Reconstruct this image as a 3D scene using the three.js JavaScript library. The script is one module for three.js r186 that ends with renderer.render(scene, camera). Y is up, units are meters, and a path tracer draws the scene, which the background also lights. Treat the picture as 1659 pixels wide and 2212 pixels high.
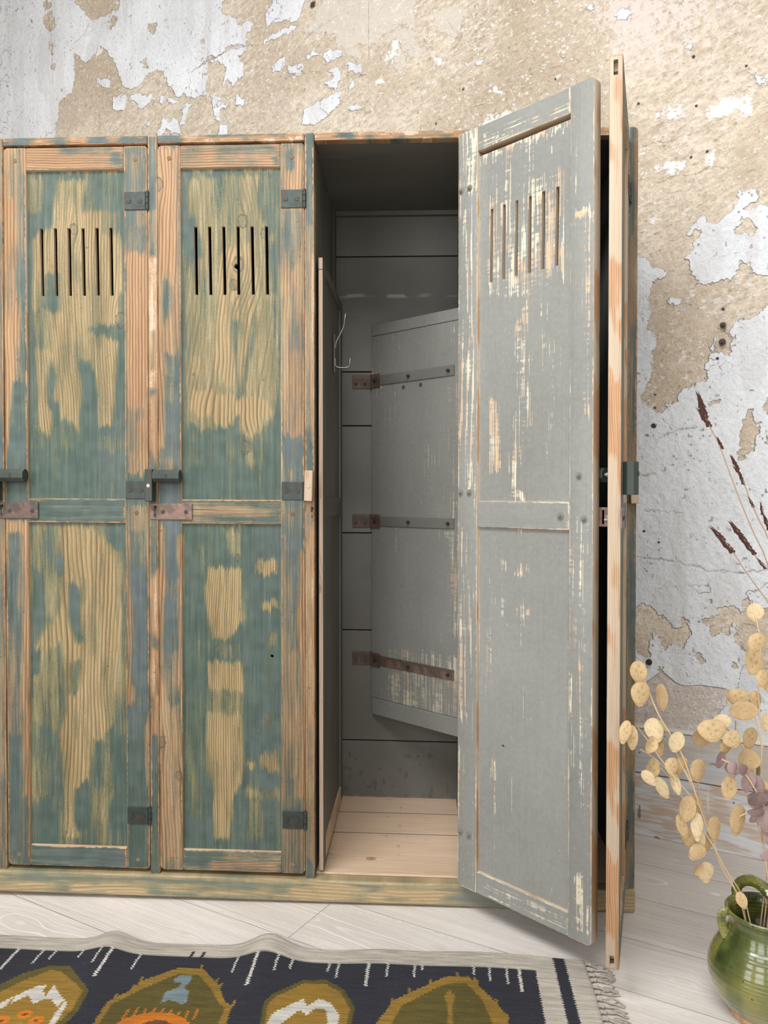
import * as THREE from 'three';
import { RoundedBoxGeometry } from 'three/addons/geometries/RoundedBoxGeometry.js';
import { mergeGeometries, toCreasedNormals } from 'three/addons/utils/BufferGeometryUtils.js';
import { Brush, Evaluator, SUBTRACTION } from 'three-bvh-csg';
import { RectAreaLightUniformsLib } from 'three/addons/lights/RectAreaLightUniformsLib.js';

// ---------------------------------------------------------------- camera, sky, daylight, exposure
const scene = new THREE.Scene();
const renderer = new THREE.WebGLRenderer({ antialias: true });
renderer.toneMapping = THREE.LinearToneMapping;
renderer.toneMappingExposure = 1.0;
renderer.shadowMap.enabled = true;
const camera = new THREE.PerspectiveCamera(67.31, 1659 / 2212, 0.05, 60);
camera.position.set(0, 0.9476, 1.7852);
camera.rotation.order = 'YXZ';
camera.rotation.set(THREE.MathUtils.degToRad(-0.8586), THREE.MathUtils.degToRad(2.9695), 0);
scene.background = new THREE.Color(0.5, 0.55, 0.62);
RectAreaLightUniformsLib.init();
const TURN = THREE.MathUtils.degToRad(27);            // the room stands 27 degrees askew of the locker
const room = (t, y, n) => new THREE.Vector3(t * Math.cos(TURN) - n * Math.sin(TURN), y, t * Math.sin(TURN) + n * Math.cos(TURN));
const CEIL = 3.7, WALLN = -0.66, FRONTN = 4.4, LEFTT = -4.2, RIGHTT = 3.4;
const SKYLIGHT = { t: 0.1, n: 2.4, w: 3.2, d: 1.4, L: 13.5 };
const WINDOWS = [{ t: -1.75, w: 1.3, y0: 0.9, y1: 3.1, L: 4.4 }, { t: 0.25, w: 1.3, y0: 0.9, y1: 3.1, L: 4.4 }, { t: 2.2, w: 1.3, y0: 0.9, y1: 3.1, L: 4.4 }];
function daylight(name, w, h, L, at, towards) {
  const l = new THREE.RectAreaLight(new THREE.Color(0.99, 0.992, 0.99), L, w, h);
  l.name = name; l.position.copy(at); l.lookAt(towards); l.castShadow = true; scene.add(l);
}
daylight('skylight_daylight', SKYLIGHT.w, SKYLIGHT.d, SKYLIGHT.L, room(SKYLIGHT.t, CEIL - 0.02, SKYLIGHT.n), room(SKYLIGHT.t, 0, SKYLIGHT.n + 0.001));
WINDOWS.forEach((w, i) => daylight('window_daylight_' + i, w.w, w.y1 - w.y0, w.L, room(w.t, (w.y0 + w.y1) / 2, FRONTN - 0.03), room(w.t, (w.y0 + w.y1) / 2, 0)));

// ---------------------------------------------------------------- helpers
let rs = 12345;
const rnd = () => { rs = (rs + 0x6d2b79f5) | 0; let t = Math.imul(rs ^ (rs >>> 15), 1 | rs); t = (t + Math.imul(t ^ (t >>> 7), 61 | t)) ^ t; return ((t ^ (t >>> 14)) >>> 0) / 4294967296; };
const TAB = new Float32Array(4096), PM = new Uint16Array(8192);
for (let i = 0; i < 4096; i++) { TAB[i] = rnd(); PM[i] = i; }
for (let i = 4095; i > 0; i--) { const j = Math.floor(rnd() * (i + 1)); const q = PM[i]; PM[i] = PM[j]; PM[j] = q; }
for (let i = 0; i < 4096; i++) PM[i + 4096] = PM[i];
function vn(x, y) {                                    // value noise 0..1
  const xf = Math.floor(x), yf = Math.floor(y); let fx = x - xf, fy = y - yf;
  fx = fx * fx * (3 - 2 * fx); fy = fy * fy * (3 - 2 * fy);
  const xi = xf & 4095, yi = yf & 4095, x1 = (xi + 1) & 4095, y1 = (yi + 1) & 4095;
  const a = PM[yi], b = PM[y1];
  const p = TAB[PM[xi + a]], q = TAB[PM[x1 + a]], r = TAB[PM[xi + b]], s = TAB[PM[x1 + b]];
  return (p + (q - p) * fx) * (1 - fy) + (r + (s - r) * fx) * fy;
}
function fbm(x, y, o = 4) { let a = 0.5, s = 0, w = 0; for (let i = 0; i < o; i++) { s += a * vn(x, y); w += a; a *= 0.5; x = x * 2.03 + 17.3; y = y * 2.03 + 9.1; } return s / w; }
const clamp = (x, a = 0, b = 1) => (x < a ? a : x > b ? b : x);
const sst = (a, b, x) => { x = clamp((x - a) / (b - a)); return x * x * (3 - 2 * x); };
const lerp = (a, b, k) => a + (b - a) * k;
const mix3 = (o, c, k) => { o[0] += (c[0] - o[0]) * k; o[1] += (c[1] - o[1]) * k; o[2] += (c[2] - o[2]) * k; };
function tex(data, w, h, srgb) {
  const t = new THREE.DataTexture(data, w, h, THREE.RGBAFormat);
  t.magFilter = THREE.LinearFilter; t.minFilter = THREE.LinearFilter; t.wrapS = t.wrapT = THREE.RepeatWrapping;
  if (srgb) t.colorSpace = THREE.SRGBColorSpace;
  t.needsUpdate = true; return t;
}
// fn(x, y, c) with x, y in metres fills c = [r, g, b, height]
function bake(w, h, mw, mh, fn, x0 = 0, y0 = 0, wantBump = true) {
  const A = new Uint8Array(w * h * 4), B = wantBump ? new Uint8Array(w * h * 4) : null, c = [0, 0, 0, 0];
  for (let j = 0; j < h; j++) for (let i = 0; i < w; i++) {
    c[3] = 0.5; fn(x0 + (i + 0.5) / w * mw, y0 + (j + 0.5) / h * mh, c);
    const k = (j * w + i) * 4;
    A[k] = clamp(c[0], 0, 255); A[k + 1] = clamp(c[1], 0, 255); A[k + 2] = clamp(c[2], 0, 255); A[k + 3] = 255;
    if (B) { B[k] = B[k + 1] = B[k + 2] = clamp(c[3]) * 255; B[k + 3] = 255; }
  }
  return { map: tex(A, w, h, true), bumpMap: B ? tex(B, w, h, false) : null };
}
const stdMat = (maps, bumpScale, roughness, extra = {}) => new THREE.MeshStandardMaterial({ ...(maps.map ? { map: maps.map } : {}), ...(maps.bumpMap ? { bumpMap: maps.bumpMap, bumpScale } : {}), roughness, metalness: 0, ...extra });
// a smooth field in metres drawn from polygons: [level, x, y, x, y, ...]
function field(polys, x0, y0, mw, mh, ppm, base, blur) {
  const w = Math.round(mw * ppm), h = Math.round(mh * ppm), cv = document.createElement('canvas');
  cv.width = w; cv.height = h;
  const g = cv.getContext('2d'), col = (v) => { const q = Math.round(clamp(v / 1.25) * 255); return `rgb(${q},${q},${q})`; };
  g.fillStyle = col(base); g.fillRect(0, 0, w, h);
  for (const p of polys) {
    g.fillStyle = col(p[0]); g.beginPath();
    for (let i = 1; i < p.length; i += 2) g[i === 1 ? 'moveTo' : 'lineTo']((p[i] - x0) * ppm, (p[i + 1] - y0) * ppm);
    g.closePath(); g.fill();
  }
  const im = g.getImageData(0, 0, w, h).data; let F = new Float32Array(w * h), G = new Float32Array(w * h);
  for (let i = 0; i < w * h; i++) F[i] = im[i * 4] / 255 * 1.25;
  for (let pass = 0; pass < 2 && blur > 0; pass++) {
    for (let j = 0; j < h; j++) for (let i = 0; i < w; i++) { let s = 0, n = 0; for (let d = -blur; d <= blur; d++) { const q = i + d; if (q >= 0 && q < w) { s += F[j * w + q]; n++; } } G[j * w + i] = s / n; }
    for (let j = 0; j < h; j++) for (let i = 0; i < w; i++) { let s = 0, n = 0; for (let d = -blur; d <= blur; d++) { const q = j + d; if (q >= 0 && q < h) { s += G[q * w + i]; n++; } } F[j * w + i] = s / n; }
  }
  return (x, y) => {
    const u = clamp((x - x0) * ppm - 0.5, 0, w - 1.001), v = clamp((y - y0) * ppm - 0.5, 0, h - 1.001);
    const i = Math.floor(u), j = Math.floor(v), a = u - i, b = v - j, k = j * w + i;
    return (F[k] * (1 - a) + F[k + 1] * a) * (1 - b) + (F[k + w] * (1 - a) + F[k + w + 1] * a) * b;
  };
}
const used = new Map();
function numbered(name) { const n = used.get(name) || 0; used.set(name, n + 1); return n ? `${name}_${String(n).padStart(3, '0')}` : name; }
function put(o, name, parent) { o.name = parent === scene ? numbered(name) : name; parent.add(o); return o; }
function mesh(name, geo, mat, parent = scene) {
  const o = new THREE.Mesh(geo, mat); o.castShadow = o.receiveShadow = true; return put(o, name, parent);
}
function group(name, parent = scene) { return put(new THREE.Group(), name, parent); }
function tag(o, label, category, grp) { o.userData.label = label; o.userData.category = category; if (grp) o.userData.group = grp; return o; }
function struct(o) { o.userData.kind = 'structure'; return o; }
const rbox = (x0, x1, y0, y1, z0, z1, r = 0.002, seg = 1) => { const g = new RoundedBoxGeometry(x1 - x0, y1 - y0, z1 - z0, seg, Math.min(r, (x1 - x0) / 2.1, (y1 - y0) / 2.1, (z1 - z0) / 2.1)); g.translate((x0 + x1) / 2, (y0 + y1) / 2, (z0 + z1) / 2); return g; };
const box = (x0, x1, y0, y1, z0, z1) => { const g = new THREE.BoxGeometry(x1 - x0, y1 - y0, z1 - z0); g.translate((x0 + x1) / 2, (y0 + y1) / 2, (z0 + z1) / 2); return g; };
function uvBy(geo, f) {                                // f(x, y, z, nx, ny, nz) -> [u, v]
  const p = geo.attributes.position, n = geo.attributes.normal, uv = new Float32Array(p.count * 2);
  for (let i = 0; i < p.count; i++) { const q = f(p.getX(i), p.getY(i), p.getZ(i), n.getX(i), n.getY(i), n.getZ(i)); uv[2 * i] = q[0]; uv[2 * i + 1] = q[1]; }
  geo.setAttribute('uv', new THREE.BufferAttribute(uv, 2)); return geo;
}
// three material slots: 0 faces +z, 1 faces -z, 2 edges
function slots(geo, uvFace, uvEdge) {
  const g = geo.index ? geo.toNonIndexed() : geo, P = g.attributes.position.array, N = g.attributes.normal.array, n = P.length / 9, cls = [[], [], []];
  for (let t = 0; t < n; t++) { let nz = 0; for (let k = 0; k < 3; k++) nz += N[t * 9 + k * 3 + 2]; nz /= 3; cls[nz > 0.5 ? 0 : nz < -0.5 ? 1 : 2].push(t); }
  const P2 = new Float32Array(P.length), N2 = new Float32Array(P.length), U = new Float32Array(n * 6), out = new THREE.BufferGeometry(); let at = 0;
  cls.forEach((list, m) => {
    out.addGroup(at * 3, list.length * 3, m);
    for (const t of list) {
      for (let k = 0; k < 9; k++) { P2[at * 9 + k] = P[t * 9 + k]; N2[at * 9 + k] = N[t * 9 + k]; }
      for (let k = 0; k < 3; k++) { const b = at * 9 + k * 3, q = (m < 2 ? uvFace : uvEdge)(P2[b], P2[b + 1], P2[b + 2], N2[b], N2[b + 1], N2[b + 2]); U[at * 6 + k * 2] = q[0]; U[at * 6 + k * 2 + 1] = q[1]; }
      at++;
    }
  });
  out.setAttribute('position', new THREE.BufferAttribute(P2, 3)); out.setAttribute('normal', new THREE.BufferAttribute(N2, 3)); out.setAttribute('uv', new THREE.BufferAttribute(U, 2));
  return out;
}
const cyl = (r0, r1, h, seg, at, axis = 'y') => { const g = new THREE.CylinderGeometry(r0, r1, h, seg); if (axis === 'z') g.rotateX(Math.PI / 2); if (axis === 'x') g.rotateZ(Math.PI / 2); g.translate(...at); return g; };
const merge = (list) => mergeGeometries(list.map((g) => { const q = g.index ? g.toNonIndexed() : g; for (const k of Object.keys(q.attributes)) if (!['position', 'normal', 'uv'].includes(k)) q.deleteAttribute(k); return q; }), false);
const tube = (pts, r, seg = 24, rad = 6) => new THREE.TubeGeometry(new THREE.CatmullRomCurve3(pts.map((p) => new THREE.Vector3(...p))), seg, r, rad, false);
// wood rings: 0 pale spring wood .. 1 dark late wood. al along the grain, ac across it, metres
function rings(al, ac, sd, F, wv, knots) {
  let a = ac + wv * (vn(al * 2.3 + sd * 7.13, ac * 4 + sd * 3.1) - 0.5) + wv * 0.3 * (vn(al * 9 + sd * 5.7, ac * 18 + sd) - 0.5) + 0.0012 * (vn(al * 40 + sd, ac * 90) - 0.5);
  if (knots) for (const k of knots) { const da = (al - k[0]) / (k[2] * 4), dc = (ac - k[1]) / (k[2] * 1.7), e = Math.exp(-da * da - dc * dc); a += (k[1] - ac) * e * 0.9; }
  const ph = a * F + sd * 13.7, fl = Math.floor(ph), f = ph - fl, amp = 0.55 + 0.45 * TAB[(fl * 97 + Math.round(sd * 31) + 4096) & 4095];
  return amp * (f < 0.8 ? Math.pow(f / 0.8, 2.2) : 1 - (f - 0.8) / 0.2);
}
function knotDark(al, ac, knots) { let d = 0; for (const k of knots) { const da = (al - k[0]) / (k[2] * 1.5), dc = (ac - k[1]) / k[2], r = Math.sqrt(da * da + dc * dc); if (r < 1.1) d = Math.max(d, sst(1.1, 0.5, r) * (0.8 + 0.2 * Math.sin(r * 11))); } return d; }

// ---------------------------------------------------------------- plaster wall: paint outlines in metres (along the wall, height)
const WALL_WHITE=[[-2.613,3.445,-2.035,3.247,-2.036,3.114,-1.956,3.025,-1.942,3.001,-1.854,2.996,-1.768,2.995,-1.763,3.026,-1.762,3.154,-1.196,2.96,-1.196,2.843,-1.204,2.811,-1.15,2.77,-1.112,2.73,-1.082,2.743,-1.052,2.723,-1.067,2.693,-1.082,2.692,-1.082,2.634,-1.128,2.618,-1.09,2.579,-1.105,2.537,-1.143,2.512,-1.174,2.544,-1.198,2.521,-1.182,2.593,-1.228,2.63,-1.268,2.635,-1.276,2.548,-1.285,2.514,-1.366,2.523,-1.399,2.55,-1.441,2.543,-1.45,2.576,-1.484,2.603,-1.509,2.666,-1.544,2.682,-1.606,2.68,-1.642,2.646,-1.687,2.648,-1.743,2.67,-1.766,2.718,-1.77,2.745,-1.817,2.816,-1.855,2.86,-1.884,2.875,-1.943,2.839,-1.973,2.834,-2.023,2.875,-2.048,2.899,-2.039,2.819,-2.05,2.755,-2.065,2.726,-2.138,2.717,-2.149,2.672,-2.144,2.644,-2.166,2.615,-2.171,2.561,-2.174,2.335,-2.799,2.461],[-1.904,2.749,-1.818,2.719,-1.818,2.686,-1.866,2.699,-1.905,2.736],[-1.799,2.636,-1.752,2.643,-1.724,2.629,-1.725,2.572,-1.771,2.577,-1.804,2.592],[-1.706,2.618,-1.642,2.614,-1.571,2.589,-1.58,2.56,-1.642,2.545,-1.669,2.59,-1.706,2.599],[-1.408,2.51,-1.35,2.501,-1.375,2.483,-1.392,2.427,-1.417,2.427,-1.408,2.486],[-1.261,2.514,-1.221,2.498,-1.174,2.444,-1.214,2.437,-1.206,2.393,-1.237,2.407,-1.253,2.476],[-1.136,2.475,-1.09,2.452,-1.098,2.419,-1.136,2.44],[-1.545,2.427,-1.51,2.493,-1.476,2.459,-1.45,2.472,-1.421,2.44,-1.425,2.398,-1.468,2.408,-1.493,2.445,-1.537,2.393],[-1.214,2.383,-1.171,2.373,-1.175,2.309,-1.222,2.32],[-1.625,2.477,-1.58,2.491,-1.589,2.468,-1.625,2.468],[-1.527,2.578,-1.501,2.571,-1.519,2.532,-1.536,2.549],[-1.484,2.554,-1.433,2.529,-1.467,2.525,-1.493,2.544],[-1.143,2.582,-1.128,2.543,-1.159,2.54],[-0.997,2.734,-0.972,2.76,-0.922,2.867,-0.818,2.831,-0.818,2.722,-0.838,2.69,-0.845,2.664,-0.894,2.685,-0.958,2.693,-0.987,2.685],[-1.001,2.644,-0.958,2.654,-0.887,2.66,-0.849,2.643,-0.859,2.633,-0.951,2.635,-1.001,2.63],[-0.962,2.537,-0.901,2.562,-0.915,2.513,-0.958,2.513],[-0.894,2.523,-0.866,2.51,-0.832,2.517,-0.811,2.489,-0.846,2.474,-0.884,2.498],[-0.811,2.533,-0.757,2.537,-0.751,2.521,-0.805,2.517],[-0.734,2.527,-0.659,2.516,-0.653,2.487,-0.724,2.481,-0.738,2.517],[-0.643,2.458,-0.583,2.441,-0.58,2.409,-0.634,2.423],[-0.718,2.457,-0.666,2.454,-0.666,2.406,-0.685,2.379,-0.738,2.414,-0.692,2.423],[-0.634,2.381,-0.602,2.399,-0.615,2.365,-0.64,2.361],[-0.825,2.339,-0.744,2.362,-0.666,2.373,-0.672,2.327,-0.718,2.301,-0.771,2.281,-0.832,2.291],[-0.647,2.315,-0.59,2.306,-0.577,2.287,-0.627,2.294],[0.617,1.779,0.63,1.773,0.65,1.746,0.645,1.733,0.614,1.731,0.612,1.72,0.663,1.72,0.746,1.704,0.747,1.529,0.654,1.542,0.634,1.554,0.631,1.574,0.61,1.583,0.597,1.559,0.587,1.544,0.563,1.541,0.541,1.536,0.514,1.534,0.5,1.544,0.492,1.563,0.481,1.571,0.475,1.592,0.465,1.615,0.483,1.626,0.489,1.652,0.508,1.678,0.502,1.688,0.488,1.684,0.477,1.675,0.473,1.69,0.486,1.706,0.507,1.722,0.521,1.714,0.524,1.699,0.551,1.697,0.554,1.708,0.58,1.72,0.586,1.733,0.596,1.743,0.591,1.761,0.614,1.771],[0.189,1.661,0.354,1.637,0.372,1.611,0.413,1.59,0.417,1.574,0.407,1.564,0.382,1.564,0.372,1.526,0.376,1.48,0.367,1.433,0.388,1.406,0.391,1.382,0.385,1.361,0.382,1.31,0.368,1.263,0.355,1.245,0.353,1.221,0.383,1.207,0.403,1.194,0.412,1.196,0.418,1.211,0.453,1.218,0.452,1.233,0.46,1.253,0.516,1.272,0.524,1.284,0.514,1.308,0.523,1.325,0.526,1.342,0.542,1.349,0.556,1.351,0.567,1.338,0.58,1.337,0.592,1.362,0.59,1.382,0.58,1.409,0.59,1.422,0.622,1.43,0.647,1.438,0.673,1.466,0.771,1.495,0.783,-0.031,0.195,0.015],[0.415,1.509,0.43,1.513,0.464,1.507,0.466,1.502,0.453,1.492,0.43,1.492,0.419,1.495],[0.537,1.388,0.545,1.387,0.545,1.352,0.537,1.35],[-0.119,2.327,-0.128,2.319,-0.138,2.304,-0.156,2.315,-0.15,2.33],[0.274,2.339,0.294,2.348,0.319,2.345,0.304,2.309,0.284,2.318],[0.192,2.391,0.216,2.389,0.211,2.375,0.2,2.373],[0.462,2.201,0.485,2.198,0.481,2.18,0.462,2.188],[0.597,1.77,0.623,1.777,0.65,1.747,0.628,1.73,0.597,1.755],[0.63,2.069,0.661,2.066,0.665,2.036,0.644,2.033],[0.119,2.27,0.13,2.264,0.128,2.251]];
const WALL_HOLES=[[0.586,1.67,0.604,1.678,0.602,1.693,0.625,1.695,0.633,1.676,0.643,1.66,0.638,1.65,0.617,1.662,0.597,1.657],[0.527,1.207,0.538,1.224,0.567,1.225,0.543,1.209,0.532,1.201],[0.618,1.156,0.644,1.191,0.636,1.149],[0.606,1.076,0.609,1.139,0.626,1.186,0.644,1.193,0.639,1.174,0.634,1.163,0.641,1.152,0.659,1.151,0.644,1.11,0.64,1.075,0.622,1.07,0.612,1.053,0.607,1.054],[0.664,1.186,0.674,1.221,0.71,1.208,0.71,1.154,0.675,1.172],[0.664,1.123,0.686,1.095,0.667,1.107],[0.278,0.638,0.336,0.642,0.359,0.656,0.383,0.655,0.4,0.631,0.43,0.611,0.45,0.59,0.463,0.599,0.461,0.617,0.469,0.626,0.485,0.608,0.484,0.601,0.495,0.578,0.476,0.562,0.466,0.539,0.447,0.539,0.437,0.545,0.417,0.534,0.407,0.546,0.407,0.563,0.383,0.582,0.38,0.522,0.38,0.508,0.363,0.506,0.339,0.518,0.279,0.512],[0.508,0.622,0.546,0.63,0.564,0.642,0.549,0.654,0.589,0.664,0.614,0.65,0.616,0.679,0.634,0.693,0.635,0.647,0.65,0.661,0.743,0.668,0.744,0.486,0.657,0.48,0.639,0.484,0.627,0.483,0.634,0.494,0.633,0.53,0.623,0.552,0.602,0.564,0.602,0.581,0.608,0.608,0.595,0.62,0.586,0.61,0.593,0.59,0.562,0.591,0.546,0.582,0.535,0.592,0.537,0.602],[0.496,0.523,0.508,0.534,0.521,0.512,0.515,0.501,0.502,0.51],[0.59,0.509,0.602,0.507,0.605,0.49,0.593,0.496],[0.405,0.475,0.42,0.478,0.414,0.465],[-2.257,3.116,-2.198,3.125,-2.167,3.053,-2.209,3.032,-2.241,3.076],[-2.22,2.994,-2.183,2.976,-2.189,2.923,-2.21,2.963],[-2.262,3.186,-2.187,3.162,-2.208,3.135,-2.251,3.155],[-2.2,2.892,-2.168,2.879,-2.179,2.858,-2.2,2.871],[-1.806,2.975,-1.773,2.968,-1.787,2.937,-1.821,2.921],[-1.596,2.865,-1.586,2.888,-1.547,2.863,-1.569,2.832],[-1.308,2.724,-1.296,2.738,-1.288,2.712],[-1.353,2.629,-1.284,2.645,-1.276,2.667,-1.236,2.649,-1.15,2.671,-1.082,2.648,-1.151,2.66,-1.276,2.64],[-1.637,2.745,-1.605,2.749,-1.597,2.703,-1.623,2.723],[-1.904,2.848,-1.855,2.86,-1.817,2.816,-1.865,2.817]];
const WALL_CREAM=[[-0.825,2.625,-0.771,2.647,-0.771,2.685,-0.744,2.692,-0.744,2.806,-0.373,2.679,-0.373,2.578,-0.367,2.481,-0.385,2.496,-0.402,2.522,-0.443,2.519,-0.497,2.505,-0.515,2.489,-0.577,2.502,-0.64,2.51,-0.659,2.527,-0.679,2.532,-0.691,2.579,-0.724,2.584,-0.744,2.595,-0.811,2.613],[-0.455,2.507,-0.42,2.517,-0.379,2.484,-0.373,2.447,-0.35,2.425,-0.35,2.405,-0.362,2.393,-0.385,2.405,-0.42,2.446,-0.437,2.482,-0.479,2.479,-0.497,2.494],[-0.455,2.43,-0.42,2.425,-0.402,2.385,-0.42,2.369,-0.455,2.394],[-0.64,2.505,-0.583,2.494,-0.589,2.459,-0.634,2.477],[-0.288,2.521,-0.228,2.527,-0.182,2.497,-0.19,2.471,-0.201,2.479,-0.222,2.417,-0.261,2.448,-0.288,2.467,-0.311,2.494]];
const WALL_PINK=[[0.135,2.367,0.211,2.375,0.294,2.467,0.58,2.368,0.576,2.258,0.554,2.241,0.508,2.221,0.485,2.184,0.448,2.18,0.395,2.17,0.335,2.197,0.264,2.218,0.243,2.255,0.185,2.277,0.157,2.333],[0.499,2.16,0.55,2.14,0.591,2.076,0.595,2.041,0.569,2.043,0.546,2.088,0.509,2.118],[0.568,2.213,0.599,2.208,0.642,2.237,0.685,2.238,0.686,2.162,0.599,2.184],[0.405,2.026,0.458,2.027,0.482,1.987,0.463,1.951,0.415,1.973],[-1.054,2.385,-1.009,2.419,-0.909,2.393,-0.937,2.356,-1.009,2.339]];
const WALL_CHALK=[[0.51,2.004,0.533,2.013,0.555,2.032,0.618,2.02,0.635,1.987,0.627,1.97,0.573,1.988,0.523,1.986],[0.381,2.027,0.429,2.035,0.463,2.021,0.453,2.004,0.405,2.006],[0.372,1.876,0.42,1.891,0.468,1.891,0.459,1.863,0.421,1.846,0.406,1.864],[0.501,1.868,0.524,1.883,0.547,1.883,0.543,1.864],[-0.156,2.121,-0.113,2.145,-0.011,2.147,-0.04,2.127,-0.131,2.11],[-0.497,2.437,-0.467,2.454,-0.437,2.482,-0.431,2.454,-0.42,2.441,-0.455,2.436,-0.473,2.41,-0.485,2.418],[-0.479,2.61,-0.408,2.585,-0.449,2.585],[-0.105,2.229,-0.09,2.235,-0.064,2.218,-0.069,2.205,-0.095,2.217],[-0.158,2.325,-0.132,2.332,-0.132,2.313,-0.153,2.309],[-0.534,2.37,-0.515,2.37,-0.479,2.355,-0.503,2.341,-0.534,2.359],[-0.31,2.374,-0.288,2.382,-0.271,2.358,-0.294,2.349],[-1.741,2.833,-1.713,2.838,-1.691,2.812,-1.705,2.79,-1.732,2.817],[-1.913,2.837,-1.884,2.881,-1.855,2.86,-1.884,2.842],[0.452,1.741,0.463,1.744,0.47,1.729,0.469,1.716,0.462,1.725],[0.383,1.73,0.392,1.765,0.395,1.752,0.386,1.714],[0.406,1.738,0.415,1.733,0.418,1.724]];
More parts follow.
